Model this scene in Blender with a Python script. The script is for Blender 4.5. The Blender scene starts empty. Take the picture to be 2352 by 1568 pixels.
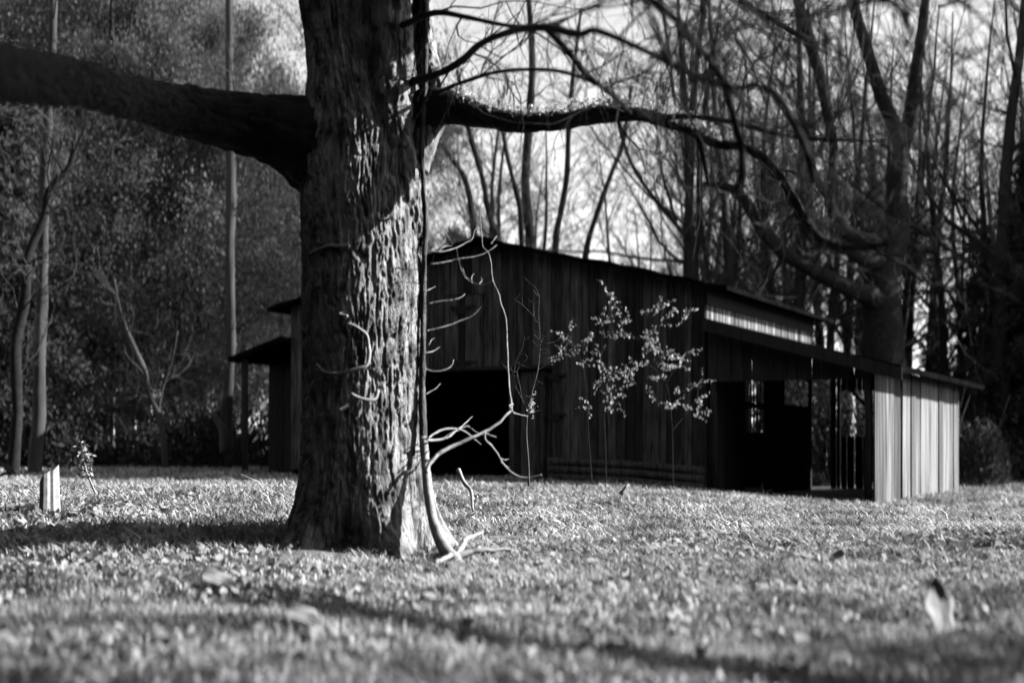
import bpy, math, random
import numpy as np
from mathutils import Vector

# ------------------------------------------------------------------ camera, sky, sun, exposure
SC = bpy.context.scene
COL = SC.collection
CAM_H = 0.85
SUN_EL, SUN_BACK = math.radians(29), math.radians(7)     # sun low on the right, almost in the picture plane
SUN = Vector((math.cos(SUN_EL) * math.cos(SUN_BACK), math.cos(SUN_EL) * math.sin(SUN_BACK), math.sin(SUN_EL)))

cd = bpy.data.cameras.new('camera')
cam = bpy.data.objects.new('camera', cd)
COL.objects.link(cam)
cam.location = (0, 0, CAM_H)
cam.rotation_euler = (math.radians(90), 0, 0)
cd.lens = 50
cd.sensor_width = 36
cd.shift_y = 0.0961
cd.clip_start = 0.05
cd.clip_end = 3000
cd.dof.use_dof = True
cd.dof.focus_distance = 14.5
cd.dof.aperture_fstop = 0.8
cd.dof.aperture_ratio = 1.8
SC.camera = cam

w = bpy.data.worlds.new('World')
SC.world = w
w.use_nodes = True
nt = w.node_tree
nt.nodes.clear()
sky = nt.nodes.new('ShaderNodeTexSky')
sky.sky_type = 'NISHITA'
sky.sun_disc = False
sky.sun_elevation = SUN_EL
sky.sun_rotation = math.radians(90) - SUN_BACK
sky.air_density = 0.7
sky.dust_density = 0.0
bw = nt.nodes.new('ShaderNodeRGBToBW')
bg = nt.nodes.new('ShaderNodeBackground')
bg.inputs['Strength'].default_value = 0.15
wo = nt.nodes.new('ShaderNodeOutputWorld')
nt.links.new(sky.outputs['Color'], bw.inputs[0])
nt.links.new(bw.outputs[0], bg.inputs['Color'])
nt.links.new(bg.outputs[0], wo.inputs['Surface'])

sd = bpy.data.lights.new('sun', 'SUN')
sd.energy = 5.0
sd.angle = math.radians(0.5)
sun = bpy.data.objects.new('sun', sd)
COL.objects.link(sun)
sun.rotation_euler = (-SUN).to_track_quat('-Z', 'Y').to_euler()

SC.view_settings.view_transform = 'Standard'
SC.view_settings.look = 'None'
SC.view_settings.exposure = 1.45
SC.view_settings.gamma = 1.0
SC.render.engine = 'CYCLES'
SC.cycles.use_denoising = True
SC.cycles.max_bounces = 3
SC.cycles.diffuse_bounces = 0
SC.cycles.glossy_bounces = 1

# ------------------------------------------------------------------ helpers
F = 2352 * 50 / 36.0
HZ = 1010.0
def at(px, py, d):
    """a point at depth d in the photograph's 2352 x 1568 frame"""
    return np.array(((px - 1176) / F * d, d, CAM_H + (HZ - py) / F * d))

R = random.Random(11)

def hash01(ix, iy, iz, seed):
    n = (ix.astype(np.int64) * 374761393 + iy.astype(np.int64) * 668265263 + iz.astype(np.int64) * 2147483647 + seed * 144665) & 0xffffffff
    n = ((n ^ (n >> 13)) * 1274126177) & 0xffffffff
    n = ((n ^ (n >> 16)) * 2246822519) & 0xffffffff
    n = n ^ (n >> 15)
    return (n & 0xffffff) / float(0xffffff)

def vnoise(x, y, z=None, seed=0):
    x = np.asarray(x, float); y = np.asarray(y, float)
    z = np.zeros_like(x) if z is None else np.asarray(z, float)
    x, y, z = np.broadcast_arrays(x, y, z)
    ix, iy, iz = np.floor(x), np.floor(y), np.floor(z)
    fx, fy, fz = x - ix, y - iy, z - iz
    fx = fx * fx * (3 - 2 * fx); fy = fy * fy * (3 - 2 * fy); fz = fz * fz * (3 - 2 * fz)
    out = 0
    for a in (0, 1):
        for b in (0, 1):
            for c in (0, 1):
                wgt = (fx if a else 1 - fx) * (fy if b else 1 - fy) * (fz if c else 1 - fz)
                out = out + wgt * hash01(ix + a, iy + b, iz + c, seed)
    return out

def fbm(x, y, z=None, seed=0, octv=4):
    s, a, t = 0, 1.0, 0
    for i in range(octv):
        k = 2.0 ** i
        s = s + a * vnoise(x * k, y * k, None if z is None else z * k, seed + i * 7)
        t += a
        a *= 0.5
    return s / t

def sstep(a, b, x):
    t = np.clip((np.asarray(x, float) - a) / (b - a), 0, 1)
    return t * t * (3 - 2 * t)

def ground_z(x, y):
    x = np.asarray(x, float); y = np.asarray(y, float)
    z = -0.42 * sstep(0.0, 8.0, x) * sstep(11.0, 26.0, y)
    z = z + 0.10 * sstep(-2, -9, x) * sstep(24, 40, y)
    z = z + 0.24 * sstep(9.3, 12.2, y) * (1 - sstep(14, 26, y)) * sstep(-0.1, -1.6, x)
    z = z + 0.09 * (fbm(x * 0.35, y * 0.35, seed=3, octv=3) - 0.5) * sstep(2, 6, y)
    z = z + 0.05 * (fbm(x * 1.7, y * 1.7, seed=5, octv=2) - 0.5)
    return z

def new_obj(name, V, Fs, mat=None, parent=None, smooth=False, attr=None, mat_idx=None):
    me = bpy.data.meshes.new(name)
    V = np.asarray(V, np.float32)
    if isinstance(Fs, np.ndarray):
        n, k = Fs.shape
        me.vertices.add(len(V)); me.vertices.foreach_set('co', V.ravel())
        me.loops.add(n * k); me.loops.foreach_set('vertex_index', Fs.astype(np.int32).ravel())
        me.polygons.add(n)
        me.polygons.foreach_set('loop_start', np.arange(0, n * k, k, dtype=np.int32))
        me.update(calc_edges=True)
    else:
        me.from_pydata(V.tolist(), [], Fs)
    if attr is not None:
        a = me.attributes.new('tint', 'FLOAT', 'FACE')
        a.data.foreach_set('value', np.asarray(attr, np.float32))
    if smooth:
        me.polygons.foreach_set('use_smooth', np.ones(len(me.polygons), bool))
    if mat is not None:
        me.materials.append(mat)
    o = bpy.data.objects.new(name, me)
    COL.objects.link(o)
    if parent is not None:
        o.parent = parent
    return o

def tag(o, label, cat, group=None):
    o['label'] = label
    o['category'] = cat
    if group:
        o['group'] = group
    return o

def thing(name, label, cat, group=None, loc=(0, 0, 0)):
    o = bpy.data.objects.new(name, None)
    o.empty_display_size = 0.2
    COL.objects.link(o)
    o.location = loc
    return tag(o, label, cat, group)

def root_at(o, p):
    """move an Empty to the thing's base, leaving the parts where they stand"""
    p = Vector(p)
    o.location = p
    for c in o.children:
        c.location = -p
    return o

class MB:
    def __init__(s):
        s.v, s.f, s.t, s.n = [], [], [], 0
    def add(s, V, Fs, tint=0.5):
        s.v.append(np.asarray(V, float))
        s.f.extend([tuple(int(i) + s.n for i in f) for f in Fs])
        s.t.extend([tint] * len(Fs))
        s.n += len(V)
    def box(s, o, ax, ay, az, tint=0.5):
        o, ax, ay, az = [np.asarray(q, float) for q in (o, ax, ay, az)]
        V = [o + i * ax + j * ay + k * az for k in (0, 1) for j in (0, 1) for i in (0, 1)]
        s.add(V, [(0, 2, 3, 1), (4, 5, 7, 6), (0, 1, 5, 4), (2, 6, 7, 3), (0, 4, 6, 2), (1, 3, 7, 5)], tint)
    def tube(s, P, r, sides=8, tint=0.5, cap=True):
        V, Fs = tube_geo(P, r, sides, cap)
        s.add(V, Fs, tint)
    def build(s, name, mat, parent=None, smooth=False):
        return new_obj(name, np.concatenate(s.v), s.f, mat, parent, smooth, s.t)

def smooth_line(P, r, step):
    """Catmull-Rom through the points, resampled"""
    P = np.asarray(P, float); r = np.asarray(r, float)
    if len(P) < 3:
        n = max(2, int(np.linalg.norm(P[-1] - P[0]) / step) + 1)
        t = np.linspace(0, 1, n)[:, None]
        return P[0] * (1 - t) + P[-1] * t, r[0] * (1 - t[:, 0]) + r[-1] * t[:, 0]
    Q = np.vstack([2 * P[0] - P[1], P, 2 * P[-1] - P[-2]])
    outP, outR = [], []
    for i in range(len(P) - 1):
        p0, p1, p2, p3 = Q[i:i + 4]
        n = max(2, int(np.linalg.norm(p2 - p1) / step) + 1)
        for t in np.arange(n) / n:
            outP.append(0.5 * (2 * p1 + (p2 - p0) * t + (2 * p0 - 5 * p1 + 4 * p2 - p3) * t * t + (3 * p1 - p0 - 3 * p2 + p3) * t ** 3))
            outR.append(r[i] * (1 - t) + r[i + 1] * t)
    outP.append(P[-1]); outR.append(r[-1])
    return np.array(outP), np.array(outR)

def frames(P):
    T = np.gradient(P, axis=0)
    T /= np.linalg.norm(T, axis=1)[:, None] + 1e-9
    a = np.array((0, 0, 1.0)) if abs(T[0][2]) < 0.8 else np.array((1.0, 0, 0))
    U = np.zeros_like(P)
    u = np.cross(T[0], a); u /= np.linalg.norm(u)
    for i in range(len(P)):
        u = u - T[i] * np.dot(u, T[i]); u /= np.linalg.norm(u) + 1e-9
        U[i] = u
    return T, U, np.cross(T, U)

def tube_geo(P, r, sides=8, cap=True, bump=0.0, freq=6.0, seed=0, stretch=0.25, crack=0.0):
    P = np.asarray(P, float); r = np.broadcast_to(np.asarray(r, float), (len(P),))
    T, U, W = frames(P)
    th = np.arange(sides) * 2 * math.pi / sides
    c, s_ = np.cos(th), np.sin(th)
    D = U[:, None, :] * c[None, :, None] + W[:, None, :] * s_[None, :, None]
    rr = np.repeat(r[:, None], sides, 1)
    if bump > 0:
        L = np.concatenate([[0], np.cumsum(np.linalg.norm(np.diff(P, axis=0), axis=1))])
        rm = float(np.mean(r))
        n = fbm(c[None, :] * rm * freq + 0 * L[:, None], s_[None, :] * rm * freq + 0 * L[:, None], L[:, None] * freq * stretch + 0 * rr, seed, 3)
        n2 = fbm(c[None, :] * 1.3 + 0 * L[:, None], s_[None, :] * 1.3 + 0 * L[:, None], L[:, None] * 1.2 + 0 * rr, seed + 50, 2)
        rr = rr * (1 + 0.28 * (n2 - 0.5)) + bump * (n - 0.5) * np.clip(rr / (rm + 1e-6), 0.3, 1)
        if crack > 0:
            q = fbm(c[None, :] * rm * freq * 1.5 + 0 * L[:, None], s_[None, :] * rm * freq * 1.5 + 0 * L[:, None], L[:, None] * freq * 0.3 + 0 * rr, seed + 9, 2)
            rr = rr + crack * (sstep(0.0, 0.16, np.abs(q - 0.5)) - 0.6)
    V = (P[:, None, :] + D * rr[:, :, None]).reshape(-1, 3)
    n = len(P)
    i, j = np.meshgrid(np.arange(n - 1), np.arange(sides), indexing='ij')
    j2 = (j + 1) % sides
    Fq = np.stack([i * sides + j, i * sides + j2, (i + 1) * sides + j2, (i + 1) * sides + j], -1).reshape(-1, 4)
    Fs = [tuple(q) for q in Fq.tolist()]
    if cap and sides > 3:
        Fs.append(tuple(range(sides - 1, -1, -1)))
        Fs.append(tuple((n - 1) * sides + k for k in range(sides)))
    return V, Fs

# fast triangle/quad soup for many thin branches: all 3-sided tubes with quads
class Twigs:
    def __init__(s):
        s.V, s.Q, s.n = [], [], 0
    def line(s, P, r, sides=3):
        V, Fq = tube_geo(P, r, sides, cap=False)
        s.V.append(V); s.Q.append(np.array(Fq) + s.n); s.n += len(V)
    def arrays(s):
        return np.concatenate(s.V), np.concatenate(s.Q)
    def build(s, name, mat, parent=None):
        V, Q = s.arrays()
        return new_obj(name, V, Q, mat, parent, True)

def leaf_soup(C, size, rng, up=0.3, aspect=0.55):
    """a bent two-quad leaf at every point of C"""
    n = len(C)
    size = np.broadcast_to(size, (n,))
    d = rng.normal(size=(n, 3)); d /= np.linalg.norm(d, axis=1)[:, None]
    a = rng.normal(size=(n, 3)); a[:, 2] *= 1 - up
    u = a - d * np.sum(a * d, 1)[:, None]; u /= np.linalg.norm(u, axis=1)[:, None] + 1e-9
    v = np.cross(d, u)
    L = size[:, None]; Wd = (size * aspect * rng.uniform(0.7, 1.2, n))[:, None] * 0.5
    bend = d * L * rng.uniform(-0.15, 0.3, (n, 1))
    p0 = C - u * L * 0.5
    m1 = C + v * Wd; m2 = C - v * Wd
    p1 = C + u * L * 0.5 + bend
    V = np.stack([p0, m1, p1, m2], 1).reshape(-1, 3)
    Q = np.arange(4 * n).reshape(n, 4)
    return V, Q

# ------------------------------------------------------------------ materials (greys: the photograph is black and white)
def mat_grey(name, lo, hi, scale=8.0, stretch=(1, 1, 1), rough=0.9, bump=0.0, bscale=30.0, tint=0.0, spec=0.2, detail=5.0, contrast=(0.3, 0.7), trans=0.0):
    m = bpy.data.materials.new(name)
    m.use_nodes = True
    t = m.node_tree; N = t.nodes; L = t.links
    b = N['Principled BSDF']
    b.inputs['Roughness'].default_value = rough
    b.inputs['Specular IOR Level'].default_value = spec
    tc = N.new('ShaderNodeTexCoord')
    mp = N.new('ShaderNodeMapping'); mp.inputs['Scale'].default_value = stretch
    L.new(tc.outputs['Object'], mp.inputs[0])
    nz = N.new('ShaderNodeTexNoise'); nz.inputs['Scale'].default_value = scale; nz.inputs['Detail'].default_value = detail
    L.new(mp.outputs[0], nz.inputs['Vector'])
    rp = N.new('ShaderNodeValToRGB')
    rp.color_ramp.elements[0].position = contrast[0]; rp.color_ramp.elements[1].position = contrast[1]
    rp.color_ramp.elements[0].color = (lo, lo, lo, 1); rp.color_ramp.elements[1].color = (hi, hi, hi, 1)
    L.new(nz.outputs['Fac'], rp.inputs[0])
    col = rp.outputs['Color']
    if tint > 0:
        at_ = N.new('ShaderNodeAttribute'); at_.attribute_name = 'tint'
        mm = N.new('ShaderNodeMath'); mm.operation = 'MULTIPLY_ADD'
        mm.inputs[1].default_value = 2 * tint; mm.inputs[2].default_value = 1 - tint
        L.new(at_.outputs['Fac'], mm.inputs[0])
        mx = N.new('ShaderNodeVectorMath'); mx.operation = 'SCALE'
        L.new(col, mx.inputs[0]); L.new(mm.outputs[0], mx.inputs['Scale'])
        col = mx.outputs[0]
    L.new(col, b.inputs['Base Color'])
    if bump > 0:
        n2 = N.new('ShaderNodeTexNoise'); n2.inputs['Scale'].default_value = bscale; n2.inputs['Detail'].default_value = 4
        L.new(mp.outputs[0], n2.inputs['Vector'])
        bp = N.new('ShaderNodeBump'); bp.inputs['Strength'].default_value = bump; bp.inputs['Distance'].default_value = 0.02
        L.new(n2.outputs['Fac'], bp.inputs['Height']); L.new(bp.outputs[0], b.inputs['Normal'])
    if trans > 0:
        tr = N.new('ShaderNodeBsdfTranslucent'); L.new(col, tr.inputs['Color'])
        ms = N.new('ShaderNodeMixShader'); ms.inputs[0].default_value = trans
        L.new(b.outputs[0], ms.inputs[1]); L.new(tr.outputs[0], ms.inputs[2])
        L.new(ms.outputs[0], N['Material Output'].inputs['Surface'])
    return m

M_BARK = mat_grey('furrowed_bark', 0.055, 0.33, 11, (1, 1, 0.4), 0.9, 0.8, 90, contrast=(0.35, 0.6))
M_LIMB = mat_grey('shaded_limb_bark', 0.008, 0.025, 9, (1, 1, 1), 0.9, 0.5, 40)  # near-black: the limbs' shade is put into the bark colour
M_VINE = mat_grey('vine_bark', 0.04, 0.12, 20, (1, 1, 0.4), 0.85, 0.4, 80)
M_PALE_TWIG = mat_grey('pale_twig', 0.22, 0.40, 25, rough=0.7)
M_TRUNK = mat_grey('wood_trunk', 0.015, 0.04, 4, (1, 1, 0.3), 0.95)
M_PALE_TRUNK = mat_grey('pale_trunk', 0.035, 0.075, 4, (1, 1, 0.3), 0.95)
M_TWIG = mat_grey('far_twig', 0.02, 0.06, 3)
M_WOOD = mat_grey('weathered_board', 0.016, 0.095, 5, (3, 3, 0.35), 0.9, 0.5, 30, tint=0.75)
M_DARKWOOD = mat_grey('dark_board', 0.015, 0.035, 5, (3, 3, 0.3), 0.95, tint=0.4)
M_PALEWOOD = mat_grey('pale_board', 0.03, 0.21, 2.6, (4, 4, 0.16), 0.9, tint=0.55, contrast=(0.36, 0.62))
M_TIN = mat_grey('roofing_tin', 0.003, 0.009, 3, rough=1.0, spec=0.0)
M_IRON = mat_grey('rusty_iron', 0.015, 0.03, 20)
M_GROUND = mat_grey('turf_soil', 0.08, 0.24, 2.5, rough=1.0, bump=0.8, bscale=25)
M_GRASS = mat_grey('dry_grass', 0.16, 0.66, 1.1, rough=0.8, trans=0.25, contrast=(0.35, 0.65))
M_LITTER = mat_grey('leaf_litter', 0.14, 0.48, 4.0, rough=0.8, trans=0.2)
M_LEAF = mat_grey('small_leaf', 0.4, 0.65, 6, rough=0.6, trans=0.3, spec=0.4)
M_WOODLEAF = mat_grey('woodland_leaf', 0.08, 0.18, 0.5, rough=0.8, trans=0.3)
M_NEEDLE = mat_grey('evergreen_spray', 0.02, 0.07, 0.8, rough=0.8, trans=0.15)
M_PALELEAF = mat_grey('pale_leaf', 0.16, 0.36, 12, rough=0.7, trans=0.15)

# ------------------------------------------------------------------ ground
def axis(lo_f, hi_f, step, far_lo, far_hi, growth=1.12):
    c = list(np.arange(lo_f, hi_f + 1e-6, step))
    s = step
    while c[-1] < far_hi:
        s *= growth; c.append(c[-1] + s)
    s = step
    while c[0] > far_lo:
        s *= growth; c.insert(0, c[0] - s)
    return np.array(c)
gx = axis(-9, 9, 0.12, -900, 900); gy = axis(1.5, 17, 0.12, -400, 1500)
GX, GY = np.meshgrid(gx, gy)
GZ = ground_z(GX, GY)
nx, ny = len(gx), len(gy)
ii, jj = np.meshgrid(np.arange(ny - 1), np.arange(nx - 1), indexing='ij')
Q = np.stack([ii * nx + jj, ii * nx + jj + 1, (ii + 1) * nx + jj + 1, (ii + 1) * nx + jj], -1).reshape(-1, 4)
g = new_obj('ground', np.stack([GX, GY, GZ], -1).reshape(-1, 3), Q, M_GROUND, None, True)
g['kind'] = 'structure'

# barn frame: front wall runs along u, depth along v
A = math.radians(26)
CU = np.array((math.cos(A), -math.sin(A), 0)); CV = np.array((math.sin(A), math.cos(A), 0)); UP = np.array((0, 0, 1.0))
B0 = np.array((-0.622, 30.8, 0.0))
def barn(L, s, z):
    return B0 + CU * L + CV * s + UP * z
def in_barn(x, y):
    dx, dy = x - B0[0], y - B0[1]
    L = dx * CU[0] + dy * CU[1]; s = dx * CV[0] + dy * CV[1]
    return (L > -6.5) & (L < 8.35) & (s > -0.05) & (s < 11)

# ------------------------------------------------------------------ grass and litter
def scatter(n, rng, dmin, dmax, spread=0.46, p=1.0):
    y = np.exp(rng.uniform(math.log(dmin), math.log(dmax), n) * 1.0)
    x = rng.uniform(-1, 1, n) * (spread * y + 2.0)
    k = ~in_barn(x, y)
    k &= ((x + 1.12) ** 2 + (y - 10.9) ** 2) > 0.5 ** 2
    return x[k], y[k]

def make_grass():
    rng = np.random.default_rng(2)
    x, y = scatter(640000, rng, 3.6, 48)
    # clumped density
    den = fbm(x * 2.2, y * 2.2, seed=21, octv=3)
    patch = fbm(x * 0.55, y * 0.9, seed=27, octv=3)
    k = den * 0.6 + patch * 0.4 + rng.uniform(-0.16, 0.16, len(x)) > 0.47
    x, y, den = x[k], y[k], den[k]
    n = len(x)
    z = ground_z(x, y) - 0.005
    h = rng.uniform(0.022, 0.065, n) * (0.6 + 0.9 * den) * np.clip(y / 9, 0.9, 1.5)
    tall = rng.uniform(size=n) < 0.006
    h[tall] *= 1.9
    wd = rng.uniform(0.003, 0.006, n) * np.clip(y / 6, 1, 4)
    az = rng.uniform(0, 2 * math.pi, n)
    ln = rng.uniform(0.2, 2.0, n)
    dx, dy = np.cos(az), np.sin(az)
    base = np.stack([x, y, z], 1)
    side = np.stack([-dy, dx, 0 * dx], 1) * wd[:, None]
    lean = np.stack([dx, dy, 0 * dx], 1) * (ln * h)[:, None]
    mid = base + lean * 0.35 + np.stack([0 * h, 0 * h, h * 0.65], 1)
    tip = base + lean + np.stack([0 * h, 0 * h, h], 1)
    V = np.stack([base - side, base + side, mid + side * 0.8, mid - side * 0.8, tip + side * 0.15, tip - side * 0.15], 1).reshape(-1, 3)
    i = np.arange(n) * 6
    Qd = np.concatenate([np.stack([i, i + 1, i + 2, i + 3], 1), np.stack([i + 3, i + 2, i + 4, i + 5], 1)])
    o = new_obj('grass', V, Qd, M_GRASS); o['kind'] = 'stuff'
    o['label'] = 'short dry winter grass covering the yard in front of the barn'
make_grass()

def make_litter():
    rng = np.random.default_rng(4)
    x, y = scatter(95000, rng, 3.6, 44)
    den = fbm(x * 0.9, y * 0.9, seed=31, octv=3)
    k = den + rng.uniform(-0.12, 0.12, len(x)) > 0.53
    x, y = x[k], y[k]
    n = len(x)
    z = ground_z(x, y) + rng.uniform(0.015, 0.06, n)
    size = rng.uniform(0.03, 0.08, n) * np.clip(y / 9, 0.9, 1.25)
    V, Qd = leaf_soup(np.stack([x, y, z], 1), size, rng, up=0.6, aspect=0.7)
    o = new_obj('leaf_litter', V, Qd, M_LITTER); o['kind'] = 'stuff'
    o['label'] = 'dry fallen leaves strewn over the grass'
make_litter()

# ------------------------------------------------------------------ the big tree
TD = 10.9
def make_big_tree():
    t = thing('broad_tree', 'huge old tree with furrowed bark and spreading limbs, its trunk standing before the barn', 'tree')
    rows = [(1330, 612, 1066), (1290, 628, 1036), (1240, 653, 1006), (1150, 675, 984), (1100, 683, 977), (1000, 690, 970), (800, 695, 965),
            (600, 693, 962), (450, 690, 958), (370, 692, 955), (300, 700, 950), (230, 706, 925), (160, 712, 900), (80, 705, 885), (0, 690, 880), (-120, 672, 862), (-320, 650, 820), (-520, 640, 790)]
    py = np.array([r[0] for r in rows][::-1]); lf = np.array([r[1] for r in rows][::-1]); rt = np.array([r[2] for r in rows][::-1])
    nz_, nth = 820, 340
    yy = np.linspace(1330, -520, nz_)
    l = np.interp(yy, py, lf); r = np.interp(yy, py, rt)
    k = np.ones(25) / 25
    l = np.convolve(np.pad(l, 12, 'edge'), k, 'valid'); r = np.convolve(np.pad(r, 12, 'edge'), k, 'valid')
    z = CAM_H + (HZ - yy) / F * TD
    cx = ((l + r) / 2 - 1176) / F * TD
    rad = (r - l) / 2 / F * TD
    th = np.linspace(0, 2 * math.pi, nth, endpoint=False)
    Z, TH = np.meshgrid(z, th, indexing='ij')
    RAD = np.repeat(rad[:, None], nth, 1)
    ct, st = np.cos(TH), np.sin(TH)
    # root flutes
    flare = np.exp(-np.clip(Z, 0, 9) / 0.35)
    RAD = RAD * (1 + flare * 0.26 * np.sin(TH * 5 + 0.6) + 0.035 * np.sin(TH * 3 + Z * 0.7) * (1 - flare))
    RAD = RAD * (1 + 0.10 * (fbm(ct * 1.6, st * 1.6, Z * 0.9, 41, 3) - 0.5))
    # furrowed bark: stretched ridges that braid
    wob = 0.9 * (fbm(ct * 2.5, st * 2.5, Z * 2.2, 43, 3) - 0.5)
    NF = 150
    u = TH / (2 * math.pi) * NF + wob * 6.0
    per = np.mod(u, NF)
    def ridge(freq_v, seed, per):
        n = vnoise(per, Z * freq_v, seed=seed)
        n2 = vnoise(np.mod(per, NF) - NF, Z * freq_v, seed=seed)
        bl = sstep(NF - 2, NF, per)
        return n * (1 - bl) + n2 * bl
    n1 = ridge(3.4, 44, per)
    furrow = sstep(0.0, 0.32, np.abs(2 * n1 - 1))
    per2 = np.mod(per * 1.0 + 1.6 * (fbm(ct * 6, st * 6, Z * 6, 53, 2) - 0.5), NF)
    nb = ridge(9.0, 51, per2)
    furrow2 = sstep(0.0, 0.5, np.abs(2 * nb - 1))
    n2 = fbm(ct * 16, st * 16, Z * 12, 45, 4)
    n3 = fbm(ct * 3, st * 3, Z * 2, 47, 2)
    disp = (0.021 * (furrow - 0.6) + 0.010 * (furrow2 - 0.6)) * (0.4 + 1.1 * n3) + 0.020 * (n2 - 0.5) + 0.012 * (fbm(ct * 34, st * 34, Z * 30, 57, 2) - 0.5)
    RAD = RAD + disp * (1 - 0.35 * flare)
    X = cx[:, None] + ct * RAD; Y = TD + st * RAD
    V = np.stack([X, Y, Z], -1).reshape(-1, 3)
    i, j = np.meshgrid(np.arange(nz_ - 1), np.arange(nth), indexing='ij'); j2 = (j + 1) % nth
    Qd = np.stack([i * nth + j, i * nth + j2, (i + 1) * nth + j2, (i + 1) * nth + j], -1).reshape(-1, 4)
    new_obj('trunk', V, Qd, M_BARK, t, True)

    def limb(name, pts, mat, step=0.05, sides=28, bump=0.03, seed=1, freq=14, crack=0.0):
        P = [at(a, b, d) for a, b, d, r in pts]; rr = [r / F * d for a, b, d, r in pts]
        P, rr = smooth_line(P, rr, step)
        V, Fs = tube_geo(P, rr, sides, True, bump, freq, seed, 0.25, crack)
        o = new_obj(name, V, Fs, mat, t, True)
        return o, P, rr
    # great limb reaching left towards the camera
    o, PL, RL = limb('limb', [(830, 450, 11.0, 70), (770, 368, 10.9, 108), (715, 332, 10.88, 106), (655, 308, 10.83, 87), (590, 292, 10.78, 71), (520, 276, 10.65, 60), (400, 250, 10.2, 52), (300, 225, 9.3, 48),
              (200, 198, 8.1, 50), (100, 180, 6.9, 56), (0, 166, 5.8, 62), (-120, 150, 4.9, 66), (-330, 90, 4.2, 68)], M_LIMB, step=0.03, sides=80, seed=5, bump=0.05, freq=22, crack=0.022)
    # unseen limb added above the frame to shade the left limb
    Pu = [np.array((-1.05, 10.7, 4.9)), np.array((-0.6, 10.2, 5.0))] + [P + np.array(SUN) * q for P, q in zip(PL[len(PL) * 20 // 100::len(PL) // 12], np.linspace(3.2, 4.2, 20))]
    Pu, ru = smooth_line(Pu, np.linspace(0.34, 0.24, len(Pu)), 0.06)
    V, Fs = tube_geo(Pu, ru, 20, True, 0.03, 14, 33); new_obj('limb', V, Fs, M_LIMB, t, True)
    # upper limb reaching right, added out of view to shade the trunk
    Pq, rq = smooth_line([(-1.0, 10.95, 4.6), (0.3, 10.9, 5.3), (1.6, 10.5, 5.35), (2.6, 10.45, 5.1), (3.5, 10.65, 4.95), (4.5, 10.9, 4.9), (5.6, 10.9, 5.3)], (0.26, 0.2, 0.18, 0.17, 0.16, 0.14, 0.07), 0.06)
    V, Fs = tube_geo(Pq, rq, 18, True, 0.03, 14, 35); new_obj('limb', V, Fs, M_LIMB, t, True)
    # second stem on the right and its dark neighbour
    limb('limb', [(925, 640, 10.95, 36), (930, 540, 10.85, 42), (915, 440, 10.78, 46), (900, 340, 10.75, 54), (898, 240, 10.72, 56), (900, 140, 10.7, 52), (898, 40, 10.7, 46), (890, -120, 10.7, 44), (885, -400, 10.7, 38)], M_BARK, step=0.012, sides=110, seed=8, bump=0.05, freq=26, crack=0.02)
    limb('limb', [(940, 380, 10.85, 45), (975, 300, 10.85, 40), (996, 250, 10.8, 34), (998, 205, 10.8, 34), (985, 165, 10.85, 27), (974, 100, 10.95, 24), (968, 0, 11, 22), (965, -200, 11, 22), (975, -420, 11, 18)], M_BARK, step=0.015, sides=70, seed=11, bump=0.035, freq=30, crack=0.012)
    # limb reaching right over the barn
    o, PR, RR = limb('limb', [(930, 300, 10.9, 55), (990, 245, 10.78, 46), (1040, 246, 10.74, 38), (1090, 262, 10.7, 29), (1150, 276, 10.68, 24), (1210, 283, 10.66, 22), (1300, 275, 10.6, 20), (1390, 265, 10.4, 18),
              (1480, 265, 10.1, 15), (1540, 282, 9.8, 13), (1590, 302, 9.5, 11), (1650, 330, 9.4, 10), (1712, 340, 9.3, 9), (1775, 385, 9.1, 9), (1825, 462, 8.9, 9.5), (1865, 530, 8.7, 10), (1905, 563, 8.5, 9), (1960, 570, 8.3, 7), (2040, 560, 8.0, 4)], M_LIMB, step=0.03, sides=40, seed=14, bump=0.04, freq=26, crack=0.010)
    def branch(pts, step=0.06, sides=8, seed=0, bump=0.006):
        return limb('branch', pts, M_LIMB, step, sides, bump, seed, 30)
    mains = []
    mains.append(branch([(1470, 266, 10.1, 8), (1540, 268, 9.7, 6.5), (1620, 270, 9.3, 6), (1700, 286, 9.1, 5.5), (1800, 311, 8.9, 5), (1900, 322, 8.7, 4), (2040, 324, 8.5, 2.5)], seed=21))
    mains.append(branch([(940, 190, 10.7, 11), (1010, 168, 10.3, 8), (1060, 140, 10, 8), (1108, 99, 9.3, 8), (1181, 71, 8.7, 9), (1255, 64, 8.1, 10), (1328, 79, 7.6, 9), (1365, 70, 7.3, 8), (1440, 98, 7.0, 8), (1510, 132, 6.7, 8), (1589, 171, 6.4, 8), (1642, 189, 6.2, 8),
                         (1686, 202, 6.1, 9), (1752, 198, 6.0, 9), (1795, 233, 5.9, 10), (1817, 272, 5.8, 10), (1850, 340, 5.7, 9), (1872, 420, 5.7, 7)], seed=22))
    mains.append(branch([(1255, 66, 8.1, 8), (1310, 124, 7.9, 8), (1346, 172, 7.8, 7), (1408, 220, 7.7, 6), (1450, 262, 7.7, 4)], seed=23))
    mains.append(branch([(920, 60, 10.6, 8), (998, 30, 10, 7), (1071, 40, 9.6, 6), (1163, 59, 9.3, 5), (1250, 62, 9.1, 4)], seed=24))
    mains.append(branch([(1000, 215, 10.7, 5), (1050, 194, 10.2, 4.5), (1145, 165, 9.7, 4.5), (1255, 161, 9.3, 4.5), (1328, 176, 9, 4), (1400, 210, 8.8, 3)], seed=25))
    mains.append(branch([(1600, 312, 9.5, 6), (1612, 350, 9.4, 6), (1620, 390, 9.3, 5), (1628, 425, 9.3, 4)], seed=26))
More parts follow.
